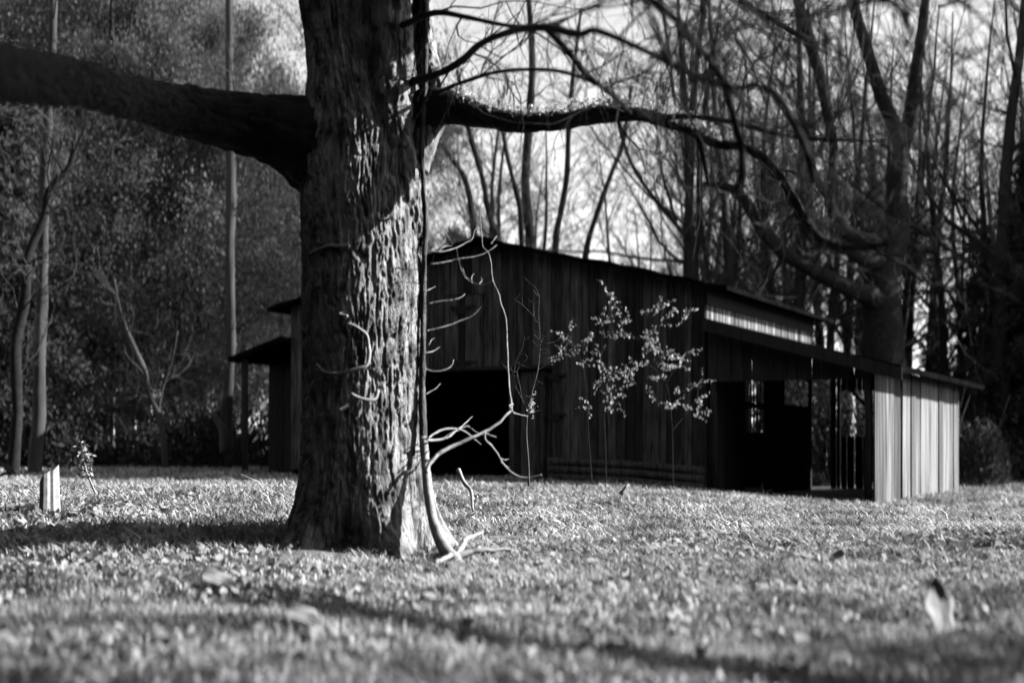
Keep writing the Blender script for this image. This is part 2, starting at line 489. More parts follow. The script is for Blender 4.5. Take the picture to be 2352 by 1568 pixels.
    mains.append(branch([(1400, -60, 7.0, 8), (1510, 9, 6.8, 8), (1563, 57, 6.7, 9), (1615, 119, 6.6, 9), (1655, 176, 6.5, 9), (1681, 255, 6.5, 9), (1694, 303, 6.5, 9), (1705, 352, 6.5, 8), (1703, 413, 6.5, 8), (1686, 440, 6.5, 6)], seed=27))
    # dead curling shoots on the bark
    rngt = np.random.default_rng(9)
    for pts in ([(846, 795), (842, 770), (828, 757), (812, 747), (796, 743)], [(846, 792), (848, 815), (842, 838), (825, 845), (800, 852), (770, 858), (742, 852), (728, 836)],
                [(868, 895), (862, 915), (845, 918), (822, 912), (806, 903)], [(803, 562), (780, 566), (755, 565), (735, 572), (712, 583)], [(755, 565), (738, 560), (728, 552)],
                [(868, 490), (870, 503), (885, 507), (897, 500)], [(800, 930), (788, 938), (778, 942)], [(790, 718), (780, 722), (798, 726)], [(752, 1228), (745, 1245), (750, 1268)]):
        P = []
        n = len(pts)
        for q, (a, b) in enumerate(pts):
            dx = (a - 832) / F * TD
            surf = TD - math.sqrt(max(0.02, 0.46 ** 2 - dx * dx)) - 0.02
            P.append(at(a, b, surf - 0.10 * q / n))
        P, rr = smooth_line(P, np.linspace(0.016, 0.010, n), 0.02)
        V, Fs = tube_geo(P, rr, 7, True, 0.004, 60, 3)
        new_obj('shoot', V, Fs, M_PALE_TWIG, t, True)
    # fern leaves growing along the top of the right limb
    rng = np.random.default_rng(6)
    C = []
    for P, rr in zip(PR, RR):
        x = P[0]
        if -0.45 < x < 1.35:
            dens = int(26 * (0.4 + vnoise(x * 9, 0.5, seed=3)))
            for q in range(dens):
                a = rng.uniform(-1.2, 1.2)
                hh = rr + rng.uniform(0.0, 0.09) * (0.3 + vnoise(x * 5, 2.5, seed=8))
                C.append(P + np.array((rng.normal() * 0.03, math.sin(a) * rr, hh * math.cos(a))))
    V, Qd = leaf_soup(np.array(C), rng.uniform(0.018, 0.04, len(C)), rng)
    new_obj('fern', V, Qd, M_LEAF, t)
    # fine twigs off every branch
    tw = Twigs()
    rr_ = random.Random(5)
    def sprout(p, d, ln, r0, lev):
        n = 5
        P = [p]; dv = np.array(d, float)
        for q in range(n):
            dv = dv + np.array([rr_.gauss(0, 0.22) for _ in range(3)]) + np.array((0, 0, -0.04))
            dv /= np.linalg.norm(dv)
            P.append(P[-1] + dv * ln / n)
            if lev < 2 and rr_.random() < 0.62:
                nd = dv + np.array([rr_.gauss(0, 0.7) for _ in range(3)])
                sprout(P[-1], nd / np.linalg.norm(nd), ln * rr_.uniform(0.35, 0.7), r0 * 0.6, lev + 1)
        tw.line(np.array(P), np.linspace(r0, r0 * 0.35, len(P)), 4 if lev == 0 else 3)
    for (o, P, rr) in mains + [(None, PR[len(PR) // 3:], RR)]:
        for q in range(0, len(P), 5):
            if rr_.random() < 0.75:
                d = np.array((rr_.gauss(0.5, 0.6), rr_.gauss(-0.1, 0.6), rr_.gauss(0.1, 0.75))); d /= np.linalg.norm(d)
                sprout(P[q], d, rr_.uniform(0.35, 1.1), rr_.uniform(0.004, 0.009), 0)
    for q in range(len(PL) // 2, len(PL), 12):
        d = np.array((rr_.gauss(-0.3, 0.6), rr_.gauss(0, 0.6), rr_.gauss(0.2, 0.8))); d /= np.linalg.norm(d)
        sprout(PL[q], d, rr_.uniform(0.25, 0.7), 0.005, 1)
    for q in range(110):  # loose twigs added overhead to darken the top right of the frame
        if q % 3:
            p = at(rr_.uniform(1350, 2450), rr_.uniform(-300, 60), rr_.uniform(4.5, 8.5))
            d = np.array((rr_.gauss(0.2, 0.8), rr_.gauss(0, 0.5), rr_.gauss(-0.1, 0.4))); d /= np.linalg.norm(d)
            sprout(p, d, rr_.uniform(0.5, 1.3), rr_.uniform(0.006, 0.014), 0)
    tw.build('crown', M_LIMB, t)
    root_at(t, (cx[40], TD, 0))
make_big_tree()

# ------------------------------------------------------------------ the woody vine on the trunk
def make_vine():
    t = thing('climbing_vine', 'thin woody vine rooted beside the big trunk, with pale arching shoots before the barn doorway', 'vine')
    D = 10.62
    P, r = smooth_line([at(a, b, d) for a, b, d in ((972, 1010, 10.72), (969, 900, 10.75), (971, 800, 10.78), (972, 700, 10.8), (974, 600, 10.8), (978, 500, 10.8), (972, 430, 10.75), (968, 330, 10.7), (975, 220, 10.65), (978, 100, 10.75), (975, 0, 10.8), (970, -200, 10.8))],
                       np.array((10, 9, 8, 8, 7.5, 7.5, 7, 7, 6.5, 6.5, 6, 6)) / F * D, 0.03)
    V, Fs = tube_geo(P, r * 0.85, 16, True, 0.022, 30, 4, 0.25, 0.006); new_obj('stem', V, Fs, M_VINE, t, True)
    P, r = smooth_line([at(a, b, d) for a, b, d in ((1048, 1292, 9.9), (1020, 1258, 10.05), (998, 1205, 10.25), (986, 1150, 10.4), (980, 1090, 10.55), (976, 1050, 10.65), (972, 1005, 10.72))],
                       np.array((17, 15, 11, 10, 10, 10, 10)) / F * D, 0.03)
    V, Fs = tube_geo(P, r, 14, True, 0.012, 40, 6); new_obj('root_stem', V, Fs, M_PALE_TWIG, t, True)
    D = 10.5
    main = [(979, 1085, 5.5), (990, 1060, 6), (1012, 1038, 6), (1040, 1024, 5.5), (1080, 1006, 5), (1110, 993, 4.6), (1140, 975, 4.2), (1160, 955, 4), (1175, 938, 3.6), (1171, 900, 3.2), (1168, 860, 3), (1165, 800, 2.8), (1163, 740, 2.6),
            (1152, 700, 2.4), (1143, 668, 2.3), (1132, 645, 2.2), (1128, 605, 2), (1122, 582, 1.9), (1109, 566, 1.7), (1107, 540, 1.5), (1104, 500, 1.3), (1109, 440, 1.1)]
    def shoot(pts, d0=D, d1=None, rscale=1.0):
        d1 = d0 if d1 is None else d1
        n = len(pts)
        P = [at(a, b, d0 + (d1 - d0) * i / (n - 1)) for i, (a, b, r) in enumerate(pts)]
        P, r = smooth_line(P, np.array([r / F * d0 * rscale * (1.15 - 0.45 * i / (n - 1)) for i, (a, b, r) in enumerate(pts)]), 0.015)
        k = len(P)
        w_ = np.stack([fbm(np.arange(k) * 0.22, np.full(k, q + pts[0][0] * 0.37), seed=q, octv=2) - 0.5 for q in range(3)], 1)
        P = P + w_ * np.minimum(0.022, 0.004 + 0.9 * r)[:, None] * np.minimum(1, np.arange(k) / 8.0)[:, None]
        r = r * (1 + 0.35 * (vnoise(np.arange(k) * 0.33, np.full(k, pts[0][1] * 0.7), seed=5) - 0.4))
        V, Fs = tube_geo(P, r, 7, True, 0.004, 70, 7)
        new_obj('shoot', V, Fs, M_PALE_TWIG, t, True)
    shoot(main, 10.45, 11.6, 0.72)
    for pts in ([(1132, 645, 2), (1115, 652, 1.8), (1095, 653, 1.6), (1078, 645, 1.4), (1068, 630, 1.2), (1063, 615, 1.5)],
                [(1085, 650, 1.4), (1083, 638, 1.2), (1089, 628, 1)], [(1100, 652, 1.3), (1107, 645, 1), (1106, 637, 1)],
                [(1128, 560, 1.2), (1139, 545, 1.2), (1142, 543, 1.5)],
                [(988, 606, 1.6), (1020, 602, 1.5), (1050, 595, 1.3), (1085, 590, 1.2), (1110, 583, 1.0), (1128, 573, 1.0), (1141, 562, 1.2)],
                [(985, 575, 2), (1015, 577, 1.8), (1045, 570, 1.6), (1070, 558, 1.4), (1085, 548, 1.4), (1091, 528, 1.3), (1103, 522, 1)],
                [(990, 574, 1.4), (1008, 566, 1.2), (1020, 555, 1.0), (1025, 545, 1)], [(1010, 576, 1.2), (1022, 566, 1), (1038, 565, 1)],
                [(1048, 570, 1.2), (1053, 590, 1.2), (1058, 615, 1.2), (1068, 636, 1.3), (1078, 640, 1.4)], [(1040, 560, 1), (1020, 530, 0.9), (995, 505, 0.8)],
                [(985, 697, 1.4), (1010, 691, 1.4), (1040, 688, 1.2), (1060, 682, 1.2), (1068, 675, 1.2)],
                [(978, 760, 1.3), (1010, 752, 1.3), (1035, 745, 1.1), (1060, 735, 0.9), (1085, 725, 0.8), (1105, 705, 0.7)],
                [(975, 846, 1.5), (1000, 852, 1.5), (1025, 848, 1.3), (1038, 838, 1.2), (1042, 826, 1.3)], [(977, 810, 1.5), (995, 806, 1.4), (1010, 797, 1.4)], [(985, 792, 1.1), (990, 782, 1), (998, 776, 1)],
                [(978, 905, 1.6), (1000, 892, 1.5), (1012, 880, 1.3)], [(978, 668, 1.1), (992, 662, 1), (1000, 658, 1)],
                [(980, 1010, 3.2), (1005, 1010, 3), (1030, 1003, 3), (1046, 990, 2.6), (1065, 975, 2.4), (1085, 956, 1)], [(984, 1006, 2.4), (1000, 993, 2.4), (1025, 984, 2.6), (1055, 985, 2.6), (1075, 996, 2.2), (1092, 1010, 1.6), (1105, 1020, 1.2)],
                [(1055, 986, 1.4), (1075, 978, 1.3), (1095, 992, 1), (1120, 1000, 0.8)], [(1012, 1010, 1.0), (1035, 995, 1), (1060, 985, 0.8)],
                [(1113, 993, 3.2), (1114, 1008, 3), (1125, 1020, 3), (1140, 1038, 2.8), (1150, 1055, 2.6), (1165, 1075, 2.6), (1185, 1090, 2.4), (1210, 1096, 2), (1244, 1090, 2)], [(1148, 1050, 1.5), (1158, 1055, 1.4), (1168, 1054, 1)], [(1150, 1060, 1.5), (1160, 1068, 1.4), (1170, 1074, 1)],
                [(1115, 993, 1.5), (1130, 1000, 1.3), (1140, 1003, 1)], [(1175, 940, 2.6), (1170, 932, 2.4), (1178, 928, 2)]):
        n = R.uniform(-0.15, 0.5)
        shoot(pts, 10.6, 10.9 + n, 0.52 if pts[0][2] < 2.1 else 0.8)
    shoot([(1173, 940, 1.8), (1180, 947, 1.6), (1195, 952, 1.5), (1212, 956, 1.3)], 11.2, 12.0, 0.7)
    # runners lying on the grass at its foot
    shoot([(1040, 1280, 8), (1075, 1268, 7), (1120, 1262, 6), (1165, 1262, 5), (1210, 1270, 3)], 10.0, 10.2)
    shoot([(1046, 1285, 7), (1070, 1240, 6), (1110, 1220, 4)], 9.9, 10.8)
    shoot([(1035, 1275, 6), (1005, 1290, 6), (1000, 1310, 5), (950, 1325, 5)], 9.9, 9.4)
    root_at(t, (at(1045, 1290, 9.95)[0], 9.95, 0))
make_vine()

# ------------------------------------------------------------------ the barn
Z_RIDGE, PITCH = 5.23, 0.236
def roof_z(L):
    return Z_RIDGE - PITCH * abs(L)
def gz(L, s):
    p = barn(L, s, 0)
    return float(ground_z(p[0], p[1]))

def make_barn():
    t = thing('barn', 'weathered dark plank barn with a low gable roof, an open doorway and a lean-to shed', 'barn')
    rng = random.Random(3)
    BL = 8.6
    W = 5.016
    def boards(mb, L0, L1, zlo, zhi, s=0.0, width=0.2, th=0.025, along='L', gap=0.009, jitter=0.008, drop=0.03):
        """upright boards between L0 and L1; zlo and zhi are functions of the position"""
        L = L0
        while L < L1 - 0.02:
            wd = min(width * rng.uniform(0.72, 1.35), L1 - L)
            if L1 - (L + wd) < 0.06:
                wd = L1 - L
            off = rng.uniform(-jitter, jitter)
            skew = rng.uniform(-0.006, 0.006)
            a = zlo(L) - rng.uniform(0, drop); b0, b1 = zhi(L), zhi(L + wd)
            tint = rng.random()
            g2 = gap * rng.uniform(0.3, 1.8)
            def pt(l, q, z):
                return barn(l, s + off + q, z) if along == 'L' else barn(s + off + q, l, z)
            V = [pt(L + g2 + skew, 0, a), pt(L + wd - g2 + skew, 0, a), pt(L + wd - g2, 0, b1), pt(L + g2, 0, b0),
                 pt(L + g2 + skew, th, a), pt(L + wd - g2 + skew, th, a), pt(L + wd - g2, th, b1), pt(L + g2, th, b0)]
            fs = [(0, 1, 2, 3), (5, 4, 7, 6), (4, 0, 3, 7), (1, 5, 6, 2), (3, 2, 6, 7), (4, 5, 1, 0)]
            if along != 'L':
                fs = [f[::-1] for f in fs]
            mb.add(V, fs, tint)
            L += wd
    under = lambda L: roof_z(L) - 0.10
    base = lambda L: gz(L, 0) + 0.16
    Z_LOFT = 2.42
    # front gable: boards above the doorway, the right field, a short strip on the far left
    mb = MB()
    boards(mb, -W, -2.9, base, under)
    boards(mb, -2.9, -0.98, lambda L: Z_LOFT, under)
    boards(mb, 0.02, 1.62, lambda L: Z_LOFT, under)
    boards(mb, -0.98, 0.02, lambda L: 4.02, under)
    boards(mb, 1.62, 4.35, base, under, width=0.21)
    boards(mb, 4.35, W, base, under, width=0.22)
    mb.build('front_wall', M_WOOD, t)
    # dark lining behind the boards
    mb = MB()
    mb.box(barn(1.65, 0.10, -0.4), CU * (W - 1.75), CV * 0.03, UP * 4.3)
    mb.box(barn(-W + 0.1, 0.10, -0.2), CU * (W - 3.05), CV * 0.03, UP * 4.3)
    mb.box(barn(-2.9, 0.10, Z_LOFT + 0.02), CU * 4.5, CV * 0.03, UP * 2.0)
    mb.build('wall_lining', M_DARKWOOD, t)
    # loft door
    mb = MB()
    boards(mb, -0.96, 0.0, lambda L: Z_LOFT + 0.015, lambda L: 4.0, s=-0.012, width=0.19, drop=0.01)
    ld = mb.build('loft_door', M_WOOD, t)
    for z in (3.72, 2.52):
        h = MB(); h.box(barn(-0.80, -0.055, z), CU * 0.62, CV * 0.04, UP * 0.055); h.box(barn(-0.66, -0.05, z - 0.13), CU * 0.24, CV * 0.03, UP * 0.13)
        o = h.build('hinge', M_IRON, ld)
    # header beam over the doorway
    h = MB(); h.box(barn(-2.95, -0.07, Z_LOFT - 0.06), CU * 4.6, CV * 0.12, UP * 0.075); h.build('header_beam', M_DARKWOOD, t)
    # sagging door leaf standing partly closed
    mb = MB(); boards(mb, 0.60, 1.60, lambda L: gz(L, 0) + 0.05, lambda L: Z_LOFT - 0.10 - 0.03 * (1.6 - L), s=0.05, width=0.145, jitter=0.02, gap=0.009, drop=0.08)
    dl = mb.build('door', M_WOOD, t)
    for z in (0.5, 1.8):
        mb = MB(); mb.box(barn(0.62, 0.09, z), CU * 0.95, CV * 0.03, UP * 0.14); mb.build('rail', M_DARKWOOD, dl)
    for z in (2.20, 1.36):
        h = MB(); h.box(barn(1.45, -0.05, z), CU * 0.52, CV * 0.035, UP * 0.05); h.box(barn(1.6, -0.045, z - 0.09), CU * 0.2, CV * 0.03, UP * 0.09); h.build('hinge', M_IRON, dl)
    # ledges where boards were patched
    h = MB(); h.box(barn(0.03, -0.03, 4.0), CU * 0.05, CV * 0.03, UP * 0.03); h.box(barn(-0.98, -0.03, 4.0), CU * 1.0, CV * 0.035, UP * 0.03); h.build('ledge', M_IRON, t)
    # sill logs under the right half
    for q in range(3):
        P = [barn(1.62 + 3.4 * k / 6, -0.10 - 0.02 * q, gz(1.62 + 3.4 * k / 6, 0) + 0.42 - 0.17 * q + rng.uniform(-0.01, 0.01)) for k in range(7)]
        mb = MB(); mb.tube(np.array(P), 0.085, 10); mb.build('sill_log', M_WOOD, t, True)
    # dark corner post
    mb = MB(); mb.box(barn(4.28, -0.05, gz(4.3, 0) - 0.1), CU * 0.17, CV * 0.05, UP * 4.0); mb.build('post', M_DARKWOOD, t)
    # right side wall: pale sunlit boards above the shed roof, openings below
    mb = MB()
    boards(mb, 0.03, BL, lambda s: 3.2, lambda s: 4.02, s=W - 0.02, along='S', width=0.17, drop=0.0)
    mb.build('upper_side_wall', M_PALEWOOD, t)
    m = MB(); m.box(barn(W + 0.012, 0.0, 3.57), CU * 0.03, CV * BL, UP * 0.43); m.build('eave_shade_strip', M_DARKWOOD, t)  # dark strip standing in for the shade under the eave
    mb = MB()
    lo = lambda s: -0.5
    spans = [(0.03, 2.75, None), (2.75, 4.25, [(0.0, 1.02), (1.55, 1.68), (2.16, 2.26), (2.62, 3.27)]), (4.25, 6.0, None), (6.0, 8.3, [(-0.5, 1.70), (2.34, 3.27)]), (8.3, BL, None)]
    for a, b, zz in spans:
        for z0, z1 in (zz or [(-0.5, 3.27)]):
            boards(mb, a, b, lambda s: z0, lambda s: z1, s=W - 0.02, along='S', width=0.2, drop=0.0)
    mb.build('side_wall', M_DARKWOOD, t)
    # slats across the side opening
    for s in np.arange(2.8, 4.2, 0.24):
        mb = MB(); mb.box(barn(W - 0.05, s, 1.0), CV * rng.uniform(0.05, 0.09), CU * 0.02, UP * 1.65, rng.random()); mb.build('slat', M_WOOD, t)
    # left side wall and back wall
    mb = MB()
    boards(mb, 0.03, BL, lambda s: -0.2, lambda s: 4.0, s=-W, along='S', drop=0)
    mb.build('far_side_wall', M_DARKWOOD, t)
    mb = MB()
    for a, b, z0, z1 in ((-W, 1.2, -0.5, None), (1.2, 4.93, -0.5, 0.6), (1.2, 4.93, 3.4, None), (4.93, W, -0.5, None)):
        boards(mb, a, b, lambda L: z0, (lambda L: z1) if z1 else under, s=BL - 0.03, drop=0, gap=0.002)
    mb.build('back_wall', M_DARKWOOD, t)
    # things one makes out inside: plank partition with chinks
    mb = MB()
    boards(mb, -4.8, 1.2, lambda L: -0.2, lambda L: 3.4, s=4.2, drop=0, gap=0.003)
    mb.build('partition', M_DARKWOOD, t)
    # main roof: two slabs with rafters' ends and a fascia
    def slab(L0, L1, s0, s1, zf, th, name, mat, crimp=0.0, n=60):
        m = MB()
        Ls = np.linspace(L0, L1, n)
        V, fs = [], []
        for i, L in enumerate(Ls):
            z = zf(L)
            V += [barn(L, s0, z), barn(L, s1, z), barn(L, s1, z - th), barn(L, s0, z - th)]
        for i in range(n - 1):
            a, b = 4 * i, 4 * (i + 1)
            fs += [(a, b, b + 1, a + 1), (a + 1, b + 1, b + 2, a + 2), (a + 2, b + 2, b + 3, a + 3), (a + 3, b + 3, b, a)]
        fs += [(0, 1, 2, 3), (4 * n - 1, 4 * n - 2, 4 * n - 3, 4 * n - 4)]
        m.add(V, fs)
        return m.build(name, mat, t)
    sag = lambda L: roof_z(L) - 0.03 * math.sin(abs(L) * 0.9) ** 2 + 0.012 * math.sin(L * 7)
    slab(0, W + 0.55, -0.32, BL + 0.3, sag, 0.09, 'roof', M_TIN)
    slab(-W - 0.45, -0.003, -0.32, BL + 0.3, sag, 0.09, 'roof', M_TIN)
    # lean-to on the right
    H0, HP = 3.30, 0.272
    lz = lambda L: H0 - HP * (L - W)
    LW, LS = 8.35, 10.4
    slab(W + 0.03, LW + 0.6, -0.35, LS + 0.3, lambda L: lz(L) - 0.02 * math.sin((L - W) * 1.1), 0.11, 'lean_to_roof', M_TIN)
    # fascia boards and the boarded head of the opening
    m = MB()
    m.add([barn(W + 0.05, -0.39, lz(W + 0.05) - 0.02), barn(LW + 0.62, -0.39, lz(LW + 0.62) - 0.02), barn(LW + 0.62, -0.39, lz(LW + 0.62) - 0.26), barn(W + 0.05, -0.39, lz(W + 0.05) - 0.26),
           barn(W + 0.05, -0.355, lz(W + 0.05) - 0.02), barn(LW + 0.62, -0.355, lz(LW + 0.62) - 0.02), barn(LW + 0.62, -0.355, lz(LW + 0.62) - 0.26), barn(W + 0.05, -0.355, lz(W + 0.05) - 0.26)],
          [(3, 2, 1, 0), (4, 5, 6, 7), (0, 1, 5, 4), (1, 2, 6, 5), (2, 3, 7, 6), (3, 0, 4, 7)])
    m.build('fascia', M_DARKWOOD, t)
    mb = MB(); boards(mb, W + 0.05, LW - 0.02, lambda L: 2.02, lambda L: lz(L) - 0.13, s=0.0, drop=0.0, width=0.22); mb.build('lean_to_front_boards', M_DARKWOOD, t)
    # posts of the lean-to front
    for L in (5.15, 8.24):
        m = MB(); m.tube(np.array([barn(L, 0.1, gz(L, 0) - 0.1), barn(L + 0.02, 0.1, 1.2), barn(L, 0.1, 2.03)]), 0.075, 10); m.build('post', M_DARKWOOD, t, True)
    # the pale side wall in the sun
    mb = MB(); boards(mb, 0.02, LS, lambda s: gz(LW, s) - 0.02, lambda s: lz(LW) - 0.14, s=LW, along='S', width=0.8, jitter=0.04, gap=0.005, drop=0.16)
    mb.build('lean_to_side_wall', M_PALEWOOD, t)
    # back of the lean-to with a gap and a slanting brace
    mb = MB()
    for a, b, z0, z1 in ((W + 0.05, 5.35, -0.5, 3.0), (5.35, 7.95, -0.5, 0.95), (5.35, 7.95, 2.15, 2.6), (7.95, LW - 0.03, -0.5, 2.2)):
        boards(mb, a, b, lambda L: z0, lambda L: min(z1, lz(L) - 0.13), s=LS - 0.04, drop=0)
    mb.build('lean_to_back_wall', M_DARKWOOD, t)
    m = MB(); m.tube(np.array([barn(5.6, LS - 0.15, 2.2), barn(6.9, LS - 0.15, 0.9)]), 0.05, 8); m.build('brace', M_DARKWOOD, t, True)
    m = MB(); m.tube(np.array([barn(6.1, LS - 0.12, 0.0), barn(6.1, LS - 0.12, 2.3)]), 0.06, 8); m.build('post', M_DARKWOOD, t, True)
    # short lean-to on the left, mostly behind the trunk
    lz2 = lambda L: 3.25 - 0.30 * (-W - L)
    slab(-6.55, -W - 0.04, -0.35, 6.0, lz2, 0.12, 'lean_to_roof', M_TIN, n=16)
    mb = MB(); boards(mb, -6.3, -W - 0.04, lambda L: -0.1, lambda L: lz2(L) - 0.14, s=0.9, drop=0)
    boards(mb, 0.9, 6.0, lambda s: -0.1, lambda s: lz2(-6.3) - 0.14, s=-6.3, along='S', drop=0)
    mb.build('lean_to_wall', M_DARKWOOD, t)
    m = MB(); m.tube(np.array([barn(-6.25, -0.1, -0.1), barn(-6.25, -0.1, 2.75)]), 0.08, 8); m.build('post', M_DARKWOOD, t, True)
    root_at(t, barn(0, 0, 0))
make_barn()

# ------------------------------------------------------------------ shrubs and saplings before the barn
def make_shrub(label, stems, clumps, d, leaf, n, seed, mat=M_LEAF):
    """stems: pixel polylines; clumps: (px, py, rx, ry)"""
    t = thing('leafy_shrub', label, 'shrub', 'leafy privet shrubs before the barn wall')
    rng = np.random.default_rng(seed)
    tw = Twigs()
    for st in stems:
        P, r = smooth_line([at(a, b, d + dd) for a, b, dd in st], np.linspace(0.011, 0.005, len(st)), 0.08)
        tw.line(P, r, 5)
    C = []
    for (px, py, rx, ry) in clumps:
        k = int(n * rx * ry / 900)
        # leaves sit in short rows along twigs
        for q in range(max(3, k // 9)):
            a = at(px + rng.normal() * rx * 0.45, py + rng.normal() * ry * 0.45, d + rng.normal() * 0.25)
            dv = np.array((rng.normal(), rng.normal() * 0.6, rng.normal() * 0.5 + 0.1)); dv /= np.linalg.norm(dv)
            ln = rng.uniform(0.12, 0.34)
            tw.line(np.array([a, a + dv * ln * 0.5 + np.array((0, 0, 0.02)), a + dv * ln]), np.array((0.004, 0.003, 0.002)), 3)
            for s in np.linspace(0, 1, 9):
                C.append(a + dv * ln * s + rng.normal(size=3) * 0.018)
    tw.build('stem', M_LIMB, t)
    C = np.array(C)
    V, Q_ = leaf_soup(C, rng.uniform(leaf * 0.6, leaf * 1.25, len(C)), rng, aspect=0.6)
    new_obj('foliage', V, Q_, mat, t)
    b = at(stems[0][0][0], stems[0][0][1], d)
    root_at(t, (b[0], d, float(ground_z(b[0], d))))
    return t
make_shrub('bushiest leafy shrub, its pale sprays spread over the right end of the barn wall',
           [[(1546, 1125, 0), (1545, 1050, 0), (1544, 988, 0), (1538, 920, 0), (1530, 880, 0), (1512, 820, 0), (1500, 760, 0)], [(1530, 880, 0), (1500, 845, .1), (1471, 839, .2), (1446, 872, .2)], [(1544, 988, 0), (1575, 950, .1), (1600, 915, .2), (1602, 880, .3)], [(1512, 820, 0), (1515, 750, 0), (1525, 702, 0)], [(1530, 880, 0), (1552, 840, 0), (1566, 815, 0)]],
           [(1492, 775, 16, 12), (1512, 799, 26, 18), (1480, 799, 20, 10), (1536, 815, 22, 18), (1508, 839, 22, 16), (1552, 839, 18, 18), (1532, 862, 22, 12), (1564, 827, 10, 16), (1520, 702, 16, 8), (1504, 755, 10, 14), (1492, 714, 16, 6), (1552, 708, 14, 8), (1580, 712, 16, 8), (1600, 880, 22, 14), (1604, 920, 16, 12), (1608, 952, 14, 14), (1588, 942, 12, 8), (1552, 904, 14, 12), (1504, 924, 14, 7), (1548, 932, 16, 8), (1471, 839, 14, 6), (1451, 859, 10, 8), (1443, 875, 8, 8), (1580, 807, 10, 6)],
           26.0, 0.058, 105, 31)
make_shrub('tall thin leafy shoot with a bright tip, standing before the middle of the barn wall',
           [[(1392, 1120, 0), (1391, 1040, 0), (1388, 950, 0), (1394, 880, 0), (1402, 800, 0), (1405, 740, 0), (1400, 690, 0), (1395, 655, 0)], [(1394, 860, 0), (1370, 830, 0), (1340, 828, 0)], [(1405, 745, 0), (1435, 735, 0), (1445, 730, 0)], [(1402, 770, 0), (1430, 765, 0), (1470, 780, 0)], [(1388, 950, 0), (1410, 925, 0), (1435, 905, 0)]],
           [(1396, 668, 7, 16), (1402, 695, 8, 14), (1410, 728, 28, 12), (1432, 735, 18, 12), (1385, 740, 18, 10), (1412, 768, 24, 10), (1445, 772, 26, 6), (1362, 830, 26, 10), (1385, 838, 16, 14), (1402, 858, 16, 10), (1378, 870, 12, 10), (1400, 880, 16, 10), (1358, 778, 12, 6), (1412, 915, 18, 8), (1400, 925, 10, 8), (1352, 935, 14, 6), (1430, 855, 10, 8), (1390, 945, 6, 10)],
           25.0, 0.05, 100, 32)
make_shrub('small leafy spray beside the barn doorway, left of the taller leafy shrubs',
           [[(1360, 1115, 0), (1352, 1000, 0), (1345, 880, 0), (1330, 815, 0), (1315, 790, 0), (1308, 755, 0)], [(1315, 790, 0), (1290, 800, 0), (1284, 815, 0)]],
           [(1308, 760, 16, 14), (1315, 785, 26, 14), (1292, 805, 12, 14), (1325, 805, 14, 10), (1300, 778, 20, 10), (1288, 820, 6, 8)],
           24.5, 0.042, 110, 33)

def make_sapling():
    t = thing('bare_sapling', 'bare forked sapling with hair-thin twigs growing in front of the half-closed barn door', 'sapling')
    d = 15.0
    tw = Twigs()
    rr = random.Random(8)
    def ln(pts, r0, r1):
        P, r = smooth_line([at(a, b, d) for a, b in pts], np.linspace(r0, r1, len(pts)), 0.05); tw.line(P, r, 5); return P
    lines = [ln([(1215, 1115), (1213, 1060), (1209, 1000), (1210, 958)], 0.013, 0.009), ln([(1210, 958), (1222, 900), (1235, 850), (1240, 800), (1240, 770)], 0.009, 0.004), ln([(1240, 790), (1248, 775), (1256, 772)], 0.005, 0.003),
             ln([(1210, 955), (1200, 920), (1186, 890), (1178, 860), (1172, 840)], 0.008, 0.004), ln([(1190, 880), (1188, 850), (1200, 835), (1212, 820)], 0.005, 0.002), ln([(1240, 770), (1232, 735), (1215, 715), (1200, 700), (1182, 688)], 0.004, 0.002),
             ln([(1240, 770), (1237, 720), (1238, 680), (1230, 660)], 0.004, 0.0015), ln([(1240, 800), (1252, 790), (1262, 788)], 0.004, 0.002), ln([(1240, 805), (1250, 802), (1260, 806)], 0.004, 0.002), ln([(1200, 920), (1193, 880), (1188, 855)], 0.004, 0.002), ln([(1178, 880), (1185, 830), (1200, 800), (1205, 770)], 0.003, 0.0012)]
    for P in lines[1:]:
        for q in range(1, len(P), 2):
            dv = np.array((rr.gauss(0, .8), rr.gauss(0, .6), rr.gauss(0.4, .5))); dv /= np.linalg.norm(dv)
            L = rr.uniform(0.05, 0.22)
            tw.line(np.array([P[q], P[q] + dv * L * .5, P[q] + dv * L + np.array((0, 0, .02))]), np.array((.0022, .0018, .001)), 3)
    tw.build('stem', M_VINE, t)
    rng = np.random.default_rng(3)
    C = np.array([at(1222 + rng.normal() * 4, 930 + rng.normal() * 12, d + rng.normal() * .05) for _ in range(60)])
    V, Q_ = leaf_soup(C, rng.uniform(0.02, 0.04, len(C)), rng); new_obj('foliage', V, Q_, M_LEAF, t)
    b = at(1215, 1115, d); root_at(t, (b[0], d, float(ground_z(b[0], d))))
make_sapling()

# ------------------------------------------------------------------ small things on the grass
def stick(label, pts, r, mat=M_PALE_TWIG):
    P, rr = smooth_line(pts, np.linspace(r, r * 0.6, len(pts)), 0.04)
    V, Fs = tube_geo(P, rr, 8, True, r * 0.5, 40, 2)
    tag(new_obj('stick', V, Fs, mat, None, True), label, 'stick')
stick('crooked dead stick poking up from the grass right of the vine root', [at(1052, 1078, 13.0), at(1066, 1108, 12.9), at(1082, 1128, 12.8), at(1086, 1172, 12.6)], 0.02)
stick('short pale stick tilted in the grass before the barn sill', [at(1425, 1135, 17.6), at(1442, 1112, 17.6)], 0.025)

